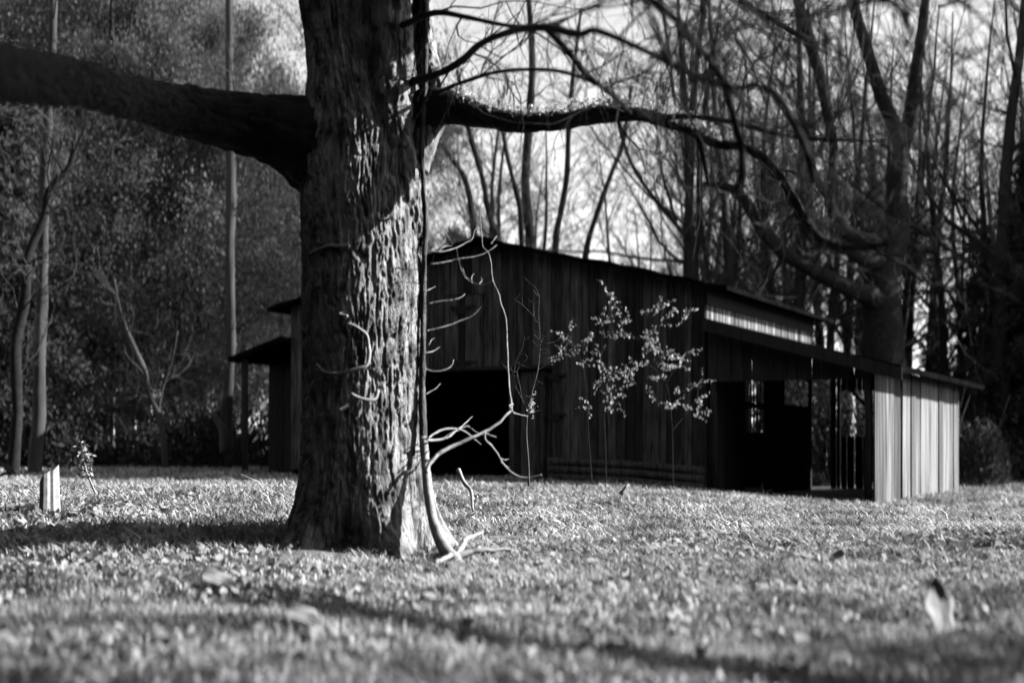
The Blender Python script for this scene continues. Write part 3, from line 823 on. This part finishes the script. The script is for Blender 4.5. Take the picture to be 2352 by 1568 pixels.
def curled_leaf(name, label, c, size, tilt, yaw, up=False, curl=0.5):
    n = 9
    V, Fs = [], []
    for i in range(n):
        s = i / (n - 1)
        wv = math.sin(math.pi * min(1, s * 0.92 + 0.06)) ** 0.7 * (1 + 0.18 * math.sin(s * 14))
        for j in range(n):
            q = j / (n - 1) * 2 - 1
            V.append(((s - 0.5), q * wv * 0.36, curl * (0.22 * q * q + 0.25 * (s - .5) ** 2) + 0.02 * math.sin(q * 9 + s * 5)))
    for i in range(n - 1):
        for j in range(n - 1):
            a = i * n + j
            Fs.append((a, a + 1, a + n + 1, a + n))
    V = np.array(V) * size
    ca, sa = math.cos(tilt), math.sin(tilt)
    V = np.stack([V[:, 0] * ca - V[:, 2] * sa, V[:, 1], V[:, 0] * sa + V[:, 2] * ca], 1)
    ca, sa = math.cos(yaw), math.sin(yaw)
    V = np.stack([V[:, 0] * ca - V[:, 1] * sa, V[:, 0] * sa + V[:, 1] * ca, V[:, 2]], 1)
    o = new_obj(name, V, Fs, M_PALELEAF, None, True)
    o.location = c
    m = o.modifiers.new('thick', 'SOLIDIFY'); m.thickness = 0.002
    return tag(o, label, 'leaf')
def on_ground(px, py, lift=0.03):
    d = CAM_H * F / (py - HZ)
    p = at(px, py, d)
    return (p[0], p[1], float(ground_z(p[0], p[1])) + lift)
curled_leaf('fallen_leaf', 'large pale curled leaf standing upright in the grass near the lower right corner', on_ground(2146, 1462, 0.12), 0.27, math.radians(74), math.radians(130))
curled_leaf('fallen_leaf', 'small pale oval leaf lying flat on the grass near the bottom edge on the right', on_ground(1845, 1490, 0.04), 0.13, math.radians(35), math.radians(140), curl=0.2)
curled_leaf('fallen_leaf', 'dull pale leaf lying in the grass some way behind the upright curled leaf', on_ground(1925, 1300, 0.05), 0.15, math.radians(30), math.radians(30))
curled_leaf('fallen_leaf', 'broad pale leaf lying on the sunlit grass just left of the dark shadow line', on_ground(500, 1362, 0.06), 0.27, math.radians(20), math.radians(150), curl=0.5)
curled_leaf('fallen_leaf', 'pale leaf on the grass close beside the shaded foot of the trunk', on_ground(690, 1262, 0.06), 0.19, math.radians(40), math.radians(140))
curled_leaf('fallen_leaf', 'long pale leaf near the bottom edge below the shadow line', on_ground(690, 1440, 0.05), 0.24, math.radians(16), math.radians(140), curl=0.5)

def make_stump():
    c = np.array(on_ground(112, 1245, 0))
    n = 18
    rng = np.random.default_rng(5)
    jag = rng.uniform(-0.02, 0.02, n)
    V, Fs = [], []
    for z, k in ((-0.06, 1.25), (0.04, 1.05), (0.16, 0.98), (0.28, 0.95), (0.36, 0.9)):
        for q in range(n):
            a = q * 2 * math.pi / n
            r = 0.075 * k * (1 + 0.16 * math.sin(a * 3 + 1) + 0.08 * math.sin(a * 7))
            zz = z + (0.05 * math.cos(a - 0.5) + jag[q] if z > 0.35 else 0)
            V.append(c + (r * math.cos(a), r * math.sin(a), zz))
    V.append(c + (0.01, 0, 0.30))
    for l in range(4):
        for q in range(n):
            Fs.append((l * n + q, l * n + (q + 1) % n, (l + 1) * n + (q + 1) % n, (l + 1) * n + q))
    for q in range(n):
        Fs.append((4 * n + q, 4 * n + (q + 1) % n, 5 * n))
    tag(new_obj('stump', V, Fs, M_PALE_TWIG), 'short broken pale stump at the left edge of the sunlit lawn', 'stump')
make_stump()
def make_weed():
    t = thing('dry_weed', 'dry weed stalk with a pale seed head before the dark wood on the left', 'weed')
    d = 15.0
    b = at(225, 1180, d); z = float(ground_z(b[0], d))
    P, r = smooth_line([(b[0], d, z), at(214, 1120, d), at(198, 1080, d), at(190, 1050, d)], (0.014, 0.012, 0.01, 0.006), 0.04)
    V, Fs = tube_geo(P, r, 6); new_obj('stem', V, Fs, M_PALE_TWIG, t, True)
    rng = np.random.default_rng(12)
    C = np.array([at(193 + rng.normal() * 9, 1058 + rng.normal() * 20, d + rng.normal() * .05) for _ in range(160)])
    V, Q_ = leaf_soup(C, rng.uniform(0.04, 0.08, len(C)), rng); new_obj('plume', V, Q_, M_PALELEAF, t)
    root_at(t, (b[0], d, z))
make_weed()

# ------------------------------------------------------------------ trees of the wood
def grow(seed, h, r0, nbranch=16, first=0.25, spread=0.5, lev2=9, lev3=5, lean=0.0, up=0.55):
    """a bare tree: trunk and limb arrays, twig arrays, twig-end points"""
    rr = random.Random(seed)
    big, fine = Twigs(), Twigs()
    ends = []
    def path(p, d, ln, n, wob, trop):
        P = [np.array(p, float)]; dv = np.array(d, float)
        for q in range(n):
            dv = dv + np.array([rr.gauss(0, wob) for _ in range(3)]) + np.array((0, 0, trop))
            dv /= np.linalg.norm(dv)
            P.append(P[-1] + dv * ln / n)
        return np.array(P)
    T = path((0, 0, -0.3), (lean, 0, 1), h, 14, 0.05, 0.05)
    big.line(T, np.linspace(r0, r0 * 0.12, len(T)), 8)
    for b in range(nbranch):
        f = first + (1 - first) * (b + rr.random()) / nbranch * 0.97
        i = f * (len(T) - 1); k = min(int(i), len(T) - 2)
        p = T[k] + (T[k + 1] - T[k]) * (i - k)
        az = rr.uniform(0, 6.283)
        d = np.array((math.cos(az), math.sin(az), up + rr.gauss(0, 0.25))); d /= np.linalg.norm(d)
        ln = h * spread * (1.05 - f) ** 0.7 * rr.uniform(0.7, 1.2)
        rb = r0 * (1 - f * 0.8) * 0.38
        P = path(p, d, ln, 8, 0.14, 0.06)
        big.line(P, np.linspace(rb, rb * 0.15, len(P)), 5)
        for c in range(lev2):
            g_ = rr.uniform(0.2, 1.0); i = g_ * (len(P) - 1); k = min(int(i), len(P) - 2)
            p2 = P[k] + (P[k + 1] - P[k]) * (i - k)
            dv = (P[k + 1] - P[k]); dv /= np.linalg.norm(dv)
            d2 = dv + np.array([rr.gauss(0, 0.6) for _ in range(3)]) + np.array((0, 0, 0.15)); d2 /= np.linalg.norm(d2)
            l2 = ln * rr.uniform(0.25, 0.5) * (1.2 - 0.6 * g_)
            P2 = path(p2, d2, l2, 5, 0.16, 0.03)
            fine.line(P2, np.linspace(max(0.007, rb * 0.25), 0.004, len(P2)), 3)
            ends.append(P2[-1])
            for e in range(lev3):
                k = rr.randint(1, 4)
                d3 = (P2[k + 1] - P2[k]); d3 /= np.linalg.norm(d3)
                d3 = d3 + np.array([rr.gauss(0, 0.6) for _ in range(3)]); d3 /= np.linalg.norm(d3)
                l3 = l2 * rr.uniform(0.35, 0.7)
                P3 = path(P2[k], d3, l3, 3, 0.2, 0.0)
                fine.line(P3, np.linspace(0.006, 0.003, 4), 3)
                ends.append(P3[-1]); ends.append(P3[2])
    return big.arrays(), fine.arrays(), np.array(ends)

BARE = [grow(100 + k, 13 + k, 0.15 + 0.015 * k, 17, 0.22, 0.42) for k in range(4)]

def leafy(seed, h, r0, nleaf, leaf):
    b, f, e = grow(seed, h, r0, 20, 0.12, 0.40, 7, 4, up=0.35)
    rng = np.random.default_rng(seed)
    idx = rng.integers(0, len(e), nleaf)
    C = e[idx] + rng.normal(size=(nleaf, 3)) * 0.28
    return b, f, leaf_soup(C, rng.uniform(leaf * 0.6, leaf * 1.4, nleaf), rng)
LEAFY = [leafy(200 + k, 12 + 1.5 * k, 0.16, 52000, 0.08) for k in range(3)]

def conifer(seed, h, r0, base, nleaf, leaf):
    rr = random.Random(seed); rng = np.random.default_rng(seed)
    big = Twigs(); C = []
    T = np.array([(0, 0, -0.3), (0.02 * h, 0, h * 0.4), (0.0, 0.01, h)]); T, r = smooth_line(T, (r0, r0 * 0.6, 0.02), 0.5); big.line(T, r, 7)
    z = h * 0.06
    while z < h * 0.98:
        L = base * (1 - z / h) ** 0.75 + 0.15
        for q in range(rr.randint(4, 6)):
            az = rr.uniform(0, 6.283); l = L * rr.uniform(0.55, 1.15)
            P = np.array([(math.cos(az) * l * s, math.sin(az) * l * s, z + 0.12 * l * s - 0.35 * l * s * s) for s in np.linspace(0, 1, 5)])
            big.line(P, np.linspace(0.03, 0.006, 5), 3)
            k = int(nleaf * l / (base * h * 3.4))
            s = rng.uniform(0.1, 1.05, k)[:, None]
            pts = np.stack([np.cos(az) * l * s[:, 0], np.sin(az) * l * s[:, 0], z + 0.12 * l * s[:, 0] - 0.35 * l * s[:, 0] ** 2], 1)
            C.append(pts + rng.normal(size=(k, 3)) * np.array((0.16, 0.16, 0.09)) * (0.4 + l * 0.35))
        z += rr.uniform(0.25, 0.5)
    C = np.concatenate(C)
    return big.arrays(), leaf_soup(C, rng.uniform(leaf * 0.6, leaf * 1.4, len(C)), rng, aspect=0.4)
CONIF = [conifer(300 + k, 9 + 2 * k, 0.14, 2.6 + 0.3 * k, 26000, 0.14) for k in range(3)]

MESH = {}
def mesh_of(key, name, VQ, mat):
    if key not in MESH:
        o = new_obj(name, VQ[0], VQ[1], mat, None, True)
        MESH[key] = o.data
        bpy.data.objects.remove(o)
    return MESH[key]
def place_tree(kind, k, x, y, sc, rz, label, group=None, name=None, trunk_mat=None):
    src = {'bare': BARE, 'leafy': LEAFY, 'conifer': CONIF}[kind][k]
    name = name or {'bare': 'bare_tree', 'leafy': 'leafy_tree', 'conifer': 'evergreen_tree'}[kind]
    t = thing(name, label, 'tree', group, (x, y, float(ground_z(x, y))))
    t.rotation_euler.z = rz; t.scale = (sc, sc, sc)
    tm = trunk_mat or M_TRUNK
    def part(nm, key, VQ, mat):
        o = bpy.data.objects.new(nm, mesh_of(key, nm, VQ, mat)); COL.objects.link(o); o.parent = t
    b0 = src[0] if kind != 'leafy' else (np.concatenate([src[0][0], src[1][0]]), np.concatenate([src[0][1], src[1][1] + len(src[0][0])]))
    part('trunk', (kind, k, 't', tm.name), b0, tm)
    if kind == 'bare':
        part('crown', (kind, k, 'c'), src[1], M_TWIG)
    elif kind == 'leafy':
        part('crown', (kind, k, 'c'), src[2], M_WOODLEAF)
    else:
        part('crown', (kind, k, 'c'), src[1], M_NEEDLE)
    return t

def drawn_tree(name, label, stems, d, base, mat, twig_n=40, seed=0, tl=(0.8, 2.2), pale=False):
    """a tree whose main stems are known: stems = lists of (px, py, depth offset, half width in px)"""
    t = thing(name, label, 'tree')
    rr = random.Random(seed)
    fine = Twigs()
    paths = []
    for st in stems:
        P, r = smooth_line([at(a, b, d + dd) for a, b, dd, w_ in st], [w_ / F * d for a, b, dd, w_ in st], 0.25)
        V, Fs = tube_geo(P, r, 14, True, 0.07, 5, seed, 0.3, 0.012)
        new_obj('trunk' if not paths else 'limb', V, Fs, mat, t, True)
        paths.append(P)
    def sprout(p, dv, ln, r0, lev):
        P = [p]; dv = np.array(dv, float)
        for q in range(5):
            dv = dv + np.array([rr.gauss(0, 0.2) for _ in range(3)]) + np.array((0, 0, 0.05)); dv /= np.linalg.norm(dv)
            P.append(P[-1] + dv * ln / 5)
            if lev < 2 and rr.random() < 0.75:
                nd = dv + np.array([rr.gauss(0, 0.55) for _ in range(3)]); nd /= np.linalg.norm(nd)
                sprout(P[-1], nd, ln * rr.uniform(0.4, 0.7), r0 * 0.6, lev + 1)
        fine.line(np.array(P), np.linspace(r0, r0 * 0.4, 6), 3)
    for q in range(twig_n):
        P = rr.choice(paths); p = P[rr.randrange(len(P) // 4, len(P))]
        dv = np.array((rr.gauss(0, .8), rr.gauss(0, .6), rr.gauss(0.6, .5))); dv /= np.linalg.norm(dv)
        sprout(p, dv, rr.uniform(*tl), rr.uniform(0.012, 0.025), 0)
    if twig_n:
        fine.build('crown', M_TWIG, t)
    b = at(base[0], base[1], d)
    root_at(t, (b[0], d, float(ground_z(b[0], d))))
    return t

# the big many-stemmed tree behind the lean-to
drawn_tree('forked_tree', 'dark many-stemmed tree with sweeping crooked limbs rising behind the lean-to roof', [
    [(2035, 1130, 0, 50), (2032, 900, 0, 48), (2028, 760, 0, 46), (2022, 660, 0, 46), (2030, 600, 0, 44), (2062, 520, 0, 30), (2060, 440, 0, 22), (2068, 352, 0, 18), (2050, 280, 0, 17), (2024, 220, 0, 15), (1993, 119, 0, 13), (1958, 0, 0, 12), (1930, -150, 0, 9)],
    [(2064, 400, 0, 16), (2075, 340, 0, 16), (2092, 281, 0, 15), (2103, 176, 0, 13), (2121, 44, 0, 11), (2135, -120, 0, 8)],
    [(2030, 720, 0, 30), (2000, 680, -0.4, 26), (1960, 668, -0.6, 22), (1905, 640, -0.8, 18), (1850, 612, -1.0, 16), (1800, 580, -1.2, 15), (1752, 527, -1.2, 14), (1720, 475, -1.2, 13), (1694, 444, -1.2, 12), (1665, 428, -1.2, 9), (1615, 422, -1.2, 6)],
    [(2020, 580, 0, 30), (1990, 560, -0.4, 24), (1949, 540, -0.4, 18), (1925, 510, -0.4, 14), (1905, 460, -0.4, 12), (1912, 380, -0.4, 10), (1914, 330, -0.4, 10), (1900, 262, -0.4, 11), (1883, 176, -0.4, 12), (1853, 75, -0.4, 13), (1828, -20, -0.4, 11)],
    [(1905, 455, -0.4, 9), (1885, 430, -0.4, 8), (1868, 390, -0.4, 8), (1858, 334, -0.4, 8), (1840, 260, -0.4, 8), (1836, 150, -0.4, 6)],
    [(2030, 600, 0, 30), (1975, 590, -0.8, 18), (1930, 565, -0.8, 15), (1875, 552, -1.2, 12), (1850, 520, -1.2, 11), (1817, 453, -1.2, 10), (1765, 378, -1.2, 9), (1730, 345, -1.2, 7)],
    [(1875, 101, -0.4, 9), (1839, 84, -0.6, 8), (1773, 44, -0.8, 7), (1694, 0, -0.8, 6)],
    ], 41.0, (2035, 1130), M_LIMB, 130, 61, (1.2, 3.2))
drawn_tree('forked_tree', 'slim dark tree forking into twin stems just above the barn roof', [
    [(1593, 1100, 0, 13), (1593, 800, 0, 13), (1594, 640, 0, 12), (1593, 575, 0, 11), (1581, 500, 0, 7), (1580, 420, 0, 7), (1578, 330, 0, 6.5), (1572, 200, 0, 6), (1560, 60, 0, 5), (1555, -60, 0, 4)],
    [(1594, 590, 0, 10), (1606, 550, 0, 8), (1606, 460, 0, 7.5), (1606, 400, 0, 7), (1612, 330, 0, 6), (1625, 200, 0, 5), (1650, 50, 0, 4)],
    [(1589, 560, 0, 6), (1560, 525, 0, 5.5), (1532, 492, 0, 5.5), (1500, 452, 0, 5), (1466, 404, 0, 5), (1440, 350, 0, 4.5), (1422, 286, 0, 4), (1400, 180, 0, 3)],
    [(1560, 525, 0, 3), (1535, 450, 0, 3), (1520, 390, 0, 2.5), (1512, 320, 0, 2)],
    ], 43.0, (1593, 1100), M_TRUNK, 70, 62, (1.0, 2.6))
STEMS = [('bare tree leaning left above the left slope of the barn roof', [(1100, 1090, 10), (1098, 700, 9), (1086, 513, 8), (1072, 421, 7), (1045, 375, 6), (1017, 330, 5), (985, 230, 4)]),
         ('slim bare tree rising straight out from the barn ridge', [(1160, 1090, 8), (1150, 700, 8), (1141, 549, 7.5), (1123, 495, 7), (1108, 410, 6.5), (1090, 345, 6), (1075, 290, 5), (1050, 160, 4)]),
         ('crooked thin bare tree just right of the barn ridge', [(1200, 1090, 6), (1200, 640, 6), (1196, 520, 6), (1194, 476, 6), (1174, 396, 5.5), (1160, 330, 5), (1145, 230, 4)]),
         ('thickest bare trunk behind the barn roof, between thin stems right of the ridge', [(1225, 1090, 13), (1222, 700, 12), (1218, 549, 11), (1207, 425, 10), (1214, 304, 10), (1222, 150, 8), (1215, 0, 6)]),
         ('slender bare tree with a gentle double bend behind the middle of the barn roof', [(1270, 1090, 8), (1272, 700, 8), (1277, 549, 8), (1288, 487, 7), (1302, 403, 6.5), (1306, 293, 6), (1318, 160, 5), (1335, 20, 3)]),
         ('thin bare tree leaning right toward the slim twin-stemmed tree', [(1330, 1090, 8), (1335, 700, 8), (1350, 560, 7), (1375, 480, 6.5), (1400, 410, 6), (1430, 330, 5), (1450, 200, 4)])]
for q, (lab, st) in enumerate(STEMS):
    d = 46 + 2.3 * q
    drawn_tree('bare_tree', lab, [[(a, b, 0, r) for a, b, r in st]], d, (st[0][0], st[0][1]), M_TRUNK, 34, 70 + q, (1.2, 3.0))
# pale stems before the wood on the left
drawn_tree('pale_tree', 'straight pale sapling trunk in the sun between the big trunk and the left wood', [[(528, 1080, 0, 12), (522, 950, 0, 12), (531, 780, 0, 11), (527, 620, 0, 11), (531, 400, 0, 11), (527, 200, 0, 9), (526, 0, 0, 8), (524, -150, 0, 6)]], 36.5, (528, 1080), M_PALE_TRUNK, 26, 81, (0.8, 1.8))
drawn_tree('pale_tree', 'pale leaning broken sapling slanting among the brush left of the straight pale trunk', [[(382, 1080, 0, 8), (374, 1000, 0, 8), (366, 955, 0, 9), (345, 908, 0, 7), (330, 850, 0, 6.5), (304, 790, 0, 5), (278, 720, 0, 3), (262, 640, 0, 2)], [(362, 945, 0, 4), (378, 880, 0, 3), (395, 830, 0, 2.5), (408, 760, 0, 1.5)]], 35.0, (382, 1080), M_PALE_TRUNK, 14, 82, (0.6, 1.3))
drawn_tree('pale_tree', 'pale grey trunk at the far left edge of the clearing', [[(78, 1110, 0, 15), (88, 950, 0, 15), (92, 800, 0, 14), (98, 640, 0, 13), (100, 480, 0, 12), (108, 300, 0, 11), (120, 100, 0, 9), (125, -100, 0, 8)]], 32.0, (78, 1110), M_PALE_TRUNK, 10, 83, (0.8, 1.8))
drawn_tree('pale_tree', 'thin pale bent stem leaning by the dark brush at the barn left corner', [[(512, 1040, 0, 8), (515, 990, 0, 12), (500, 965, 0, 9), (486, 945, 0, 6)]], 35.0, (512, 1050), M_PALE_TRUNK, 0, 84)
drawn_tree('bare_tree', 'dark bent trunk arching in front of the left wood beside the pale grey trunk', [[(24, 1130, 0, 15), (40, 950, 0, 13), (36, 800, 0, 12), (58, 680, 0, 12), (64, 590, 0, 11), (100, 500, 0, 9), (112, 440, 0, 8), (160, 380, 0, 6), (175, 300, 0, 4)]], 30.0, (30, 1130), M_LIMB, 30, 85, (0.8, 2.0))

# leafy, bare and evergreen trees that can be told apart
TR = [('leafy', 0, -14.0, 42, 1.00, 'pale leafy tree behind the straight pale sapling trunk'),
      ('leafy', 1, -10.2, 47, 1.05, 'tall leafy tree filling the gap just left of the big trunk'),
      ('leafy', 2, -17.5, 46, 1.10, 'tall leafy tree under the great left limb, behind the leaning sapling'),
      ('leafy', 1, 10.4, 54, 0.85, 'pale hazy leafy tree behind the barn roof, right of the twin-stemmed tree'),
      ('leafy', 2, 14.2, 53, 0.72, 'low rounded leafy tree behind the lean-to, left of the many-stemmed tree'),
      ('conifer', 0, 2.0, 62, 0.98, 'small dark evergreen whose tip shows over the middle of the barn roof'),
      ('conifer', 0, 0.3, 66, 0.90, 'small dark evergreen whose tip shows just right of the barn ridge'),
      ('leafy', 0, -3.6, 56, 0.78, 'rounded leafy tree over the left slope of the barn roof'),
      ('conifer', 2, 18.4, 47, 1.15, 'dark evergreen standing beyond the pale lean-to wall'),
      ('conifer', 0, -14.2, 38.0, 1.3, 'dark evergreen added to darken the very left edge in front of the wood'),  # put in for the darkness along the left edge
      ('conifer', 1, 16.6, 45.5, 1.0, 'dark evergreen crowding the right edge behind the lean-to corner')]
for q, (k, i, x, y, sc, lab) in enumerate(TR):
    place_tree(k, i, x, y, sc, q * 1.7, lab)

# the wood beyond: reads as one mass
def make_woodland():
    rng = np.random.default_rng(77)
    rr = random.Random(77)
    VV, QQ, MI, n = [], [], [], 0
    def put(VQ, x, y, sc, rz, mi):
        nonlocal n
        V, Q_ = VQ
        c, s = math.cos(rz), math.sin(rz)
        P = V * sc
        P = np.stack([P[:, 0] * c - P[:, 1] * s + x, P[:, 0] * s + P[:, 1] * c + y, P[:, 2] + float(ground_z(x, y))], 1)
        VV.append(P.astype(np.float32)); QQ.append(Q_ + n); MI.append(np.full(len(Q_), mi, np.int32)); n += len(P)
    def bare(x, y, sc):
        k = rr.randrange(4); rz = rr.uniform(0, 6.28)
        put(BARE[k][0], x, y, sc, rz, 0); put(BARE[k][1], x, y, sc, rz, 1)
    def leaf(x, y, sc):
        k = rr.randrange(3); rz = rr.uniform(0, 6.28)
        put(LEAFY[k][0], x, y, sc, rz, 0); put(LEAFY[k][1], x, y, sc, rz, 1); put(LEAFY[k][2], x, y, sc, rz, 2)
    def con(x, y, sc):
        k = rr.randrange(3); rz = rr.uniform(0, 6.28)
        put(CONIF[k][0], x, y, sc, rz, 0); put(CONIF[k][1], x, y, sc, rz, 3)
    # left wood
    for q in range(26):
        y = rr.uniform(44, 72); x = rr.uniform(-0.46, -0.10) * y
        (leaf if rr.random() < 0.6 else bare)(x, y, rr.uniform(0.95, 1.4))
    for q in range(16):
        y = rr.uniform(48, 66); x = rr.uniform(-0.44, -0.20) * y
        leaf(x, y, rr.uniform(1.35, 1.75))
    # centre, thin
    for q in range(20):
        y = rr.uniform(54, 85); x = rr.uniform(-0.09, 0.15) * y
        bare(x, y, rr.uniform(0.8, 1.1))
    # right wood
    for q in range(72):
        y = rr.uniform(45, 80); x = rr.uniform(0.12, 0.46) * y
        bare(x, y, rr.uniform(1.0, 1.5))
    for q in range(10):
        y = rr.uniform(44, 60); x = rr.uniform(0.30, 0.48) * y
        con(x, y, rr.uniform(0.8, 1.2))
    for q in range(150):      # unseen evergreens added behind and to the left to block sky light
        a = math.radians(rr.uniform(110, 332)); rad = rr.uniform(13, 26)
        x, y = math.cos(a) * rad, 6 + math.sin(a) * rad
        if x > -0.46 * y - 4 and y > 0: continue
        con(x, y, rr.uniform(1.3, 1.9))
    for x, y in ((20.0, 44.0), (24.5, 44.2), (28.5, 44.8), (32.5, 46)):  # evergreens added to shade the many-stemmed tree
        con(x, y, 1.75)
    for q in range(24):      # tall evergreens added right of the clearing to shade the wood there
        con(rr.uniform(22, 38), rr.uniform(45, 49.5), rr.uniform(1.2, 1.8))
    for q in range(26):      # low screen along the whole back
        y = rr.uniform(80, 105); x = rr.uniform(-0.5, 0.5) * y
        (con if rr.random() < 0.5 else leaf)(x, y, rr.uniform(0.6, 0.9))
    me = new_obj('forest', np.concatenate(VV), np.concatenate(QQ), M_TRUNK, None, True)
    for m in (M_TWIG, M_WOODLEAF, M_NEEDLE):
        me.data.materials.append(m)
    me.data.polygons.foreach_set('material_index', np.concatenate(MI))
    me['kind'] = 'stuff'
    me['label'] = 'hazy far-off wood of bare, leafy and evergreen trees beyond the barn'
make_woodland()

def make_brush():
    """dark tangled undergrowth along the edge of the clearing"""
    rng = np.random.default_rng(15)
    C, S = [], []
    tw = Twigs(); rr = random.Random(15)
    def clump(x, y, w_, h, n):
        z = float(ground_z(x, y))
        p = rng.normal(size=(n, 3)); p /= np.linalg.norm(p, axis=1)[:, None]
        p *= rng.uniform(0.35, 1.0, n)[:, None] ** 0.5
        C.append(np.stack([x + p[:, 0] * w_, y + p[:, 1] * w_ * 0.7, z + np.abs(p[:, 2]) * h], 1))
        for q in range(14):
            a = rr.uniform(0, 6.28)
            P = np.array([(x, y, z), (x + math.cos(a) * w_ * .4, y + math.sin(a) * w_ * .4, z + h * .6), (x + math.cos(a) * w_ * .9, y + math.sin(a) * w_ * .8, z + h * rr.uniform(.7, 1.3))])
            tw.line(P, np.array((.02, .012, .005)), 3)
    for q in range(34):
        y = rr.uniform(36.5, 42); x = rr.uniform(-0.44, -0.155) * y
        clump(x, y, rr.uniform(0.7, 1.5), rr.uniform(0.8, 2.0), 1500)
    for q in range(24):
        y = rr.uniform(43.5, 48); x = rr.uniform(0.30, 0.46) * y
        clump(x, y, rr.uniform(0.7, 1.5), rr.uniform(0.8, 1.8), 1300)
    nd = sum(len(c) for c in C)
    for q in range(9):
        clump(4.6 + q * 1.05, rr.uniform(39.2, 39.7), rr.uniform(0.8, 1.1), rr.uniform(3.0, 3.5) if q < 6 else rr.uniform(1.9, 2.4), 2400)
    C_ = np.concatenate(C)
    V, Q_ = leaf_soup(C_, rng.uniform(0.06, 0.16, len(C_)), rng)
    V2, Q2 = tw.arrays()
    o = new_obj('undergrowth', np.concatenate([V, V2]), np.concatenate([Q_, Q2 + len(V)]), M_NEEDLE, None)
    o.data.materials.append(M_WOODLEAF)
    mi = np.zeros(len(o.data.polygons), np.int32); mi[nd:len(Q_)] = 1
    o.data.polygons.foreach_set('material_index', mi)
    o['kind'] = 'stuff'
    o['label'] = 'dark tangled undergrowth along the edge of the wood'
make_brush()

# ------------------------------------------------------------------ trees just outside the frame on the right, whose shade falls on the yard
def make_shade_tree():
    t = thing('broad_tree', 'tree with a long level limb just beyond the right side of the yard', 'tree')
    k = SUN / SUN.z
    def over(px, py, h):
        d = CAM_H * F / (py - HZ); p = at(px, py, d)
        return np.array((p[0] + k.x * h, d + k.y * h, h + float(ground_z(p[0], d))))
    P = [over(480, 1352, 3.3), over(620, 1376, 3.25), over(760, 1402, 3.1), over(1000, 1446, 2.9), over(1250, 1492, 2.7), over(1500, 1534, 2.6), over(1700, 1566, 2.6), over(1900, 1600, 2.7), over(2100, 1650, 2.8)]
    r = np.array((0.05, 0.09, 0.11, 0.12, 0.12, 0.12, 0.12, 0.13, 0.15))
    P2, r2 = smooth_line(P, r, 0.08); V, Fs = tube_geo(P2, r2, 10, True, 0.02, 10, 3); new_obj('limb', V, Fs, M_LIMB, t, True)
    e = P[-1]
    T, rt = smooth_line([(e[0] + 0.6, e[1] - 0.5, -0.2), (e[0] + 0.55, e[1] - 0.45, 1.5), (e[0] + 0.3, e[1] - 0.25, 2.6), tuple(e), (e[0] - 0.3, e[1] - 0.2, 4.6), (e[0], e[1] - 0.5, 7.5)], (0.3, 0.24, 0.2, 0.16, 0.14, 0.06), 0.15)
    V, Fs = tube_geo(T, rt, 14, True, 0.03, 10, 4); new_obj('trunk', V, Fs, M_BARK, t, True)
    rng = np.random.default_rng(41)
    C = []  # leaf clumps added out of view to shade the frame's corners
    for px, py, h, rad, n in ((-20, 1440, 4.6, 0.5, 600), (-60, 1340, 4.4, 0.6, 500), (0, 1590, 5.0, 0.5, 600),
                              (2370, 1520, 3.0, 0.4, 700), (2330, 1575, 3.2, 0.35, 420), (2400, 1400, 3.0, 0.5, 600), (2400, 1260, 3.2, 0.9, 900), (2340, 1180, 3.6, 0.9, 700)):
        c = over(px, py, h)
        p = rng.normal(size=(n, 3)) * rad * 0.6
        C.append(c + p)
    C = np.concatenate(C)
    V, Q_ = leaf_soup(C, rng.uniform(0.06, 0.13, len(C)), rng); new_obj('crown', V, Q_, M_NEEDLE, t)
    root_at(t, (e[0] + 0.6, e[1] - 0.5, 0))
make_shade_tree()
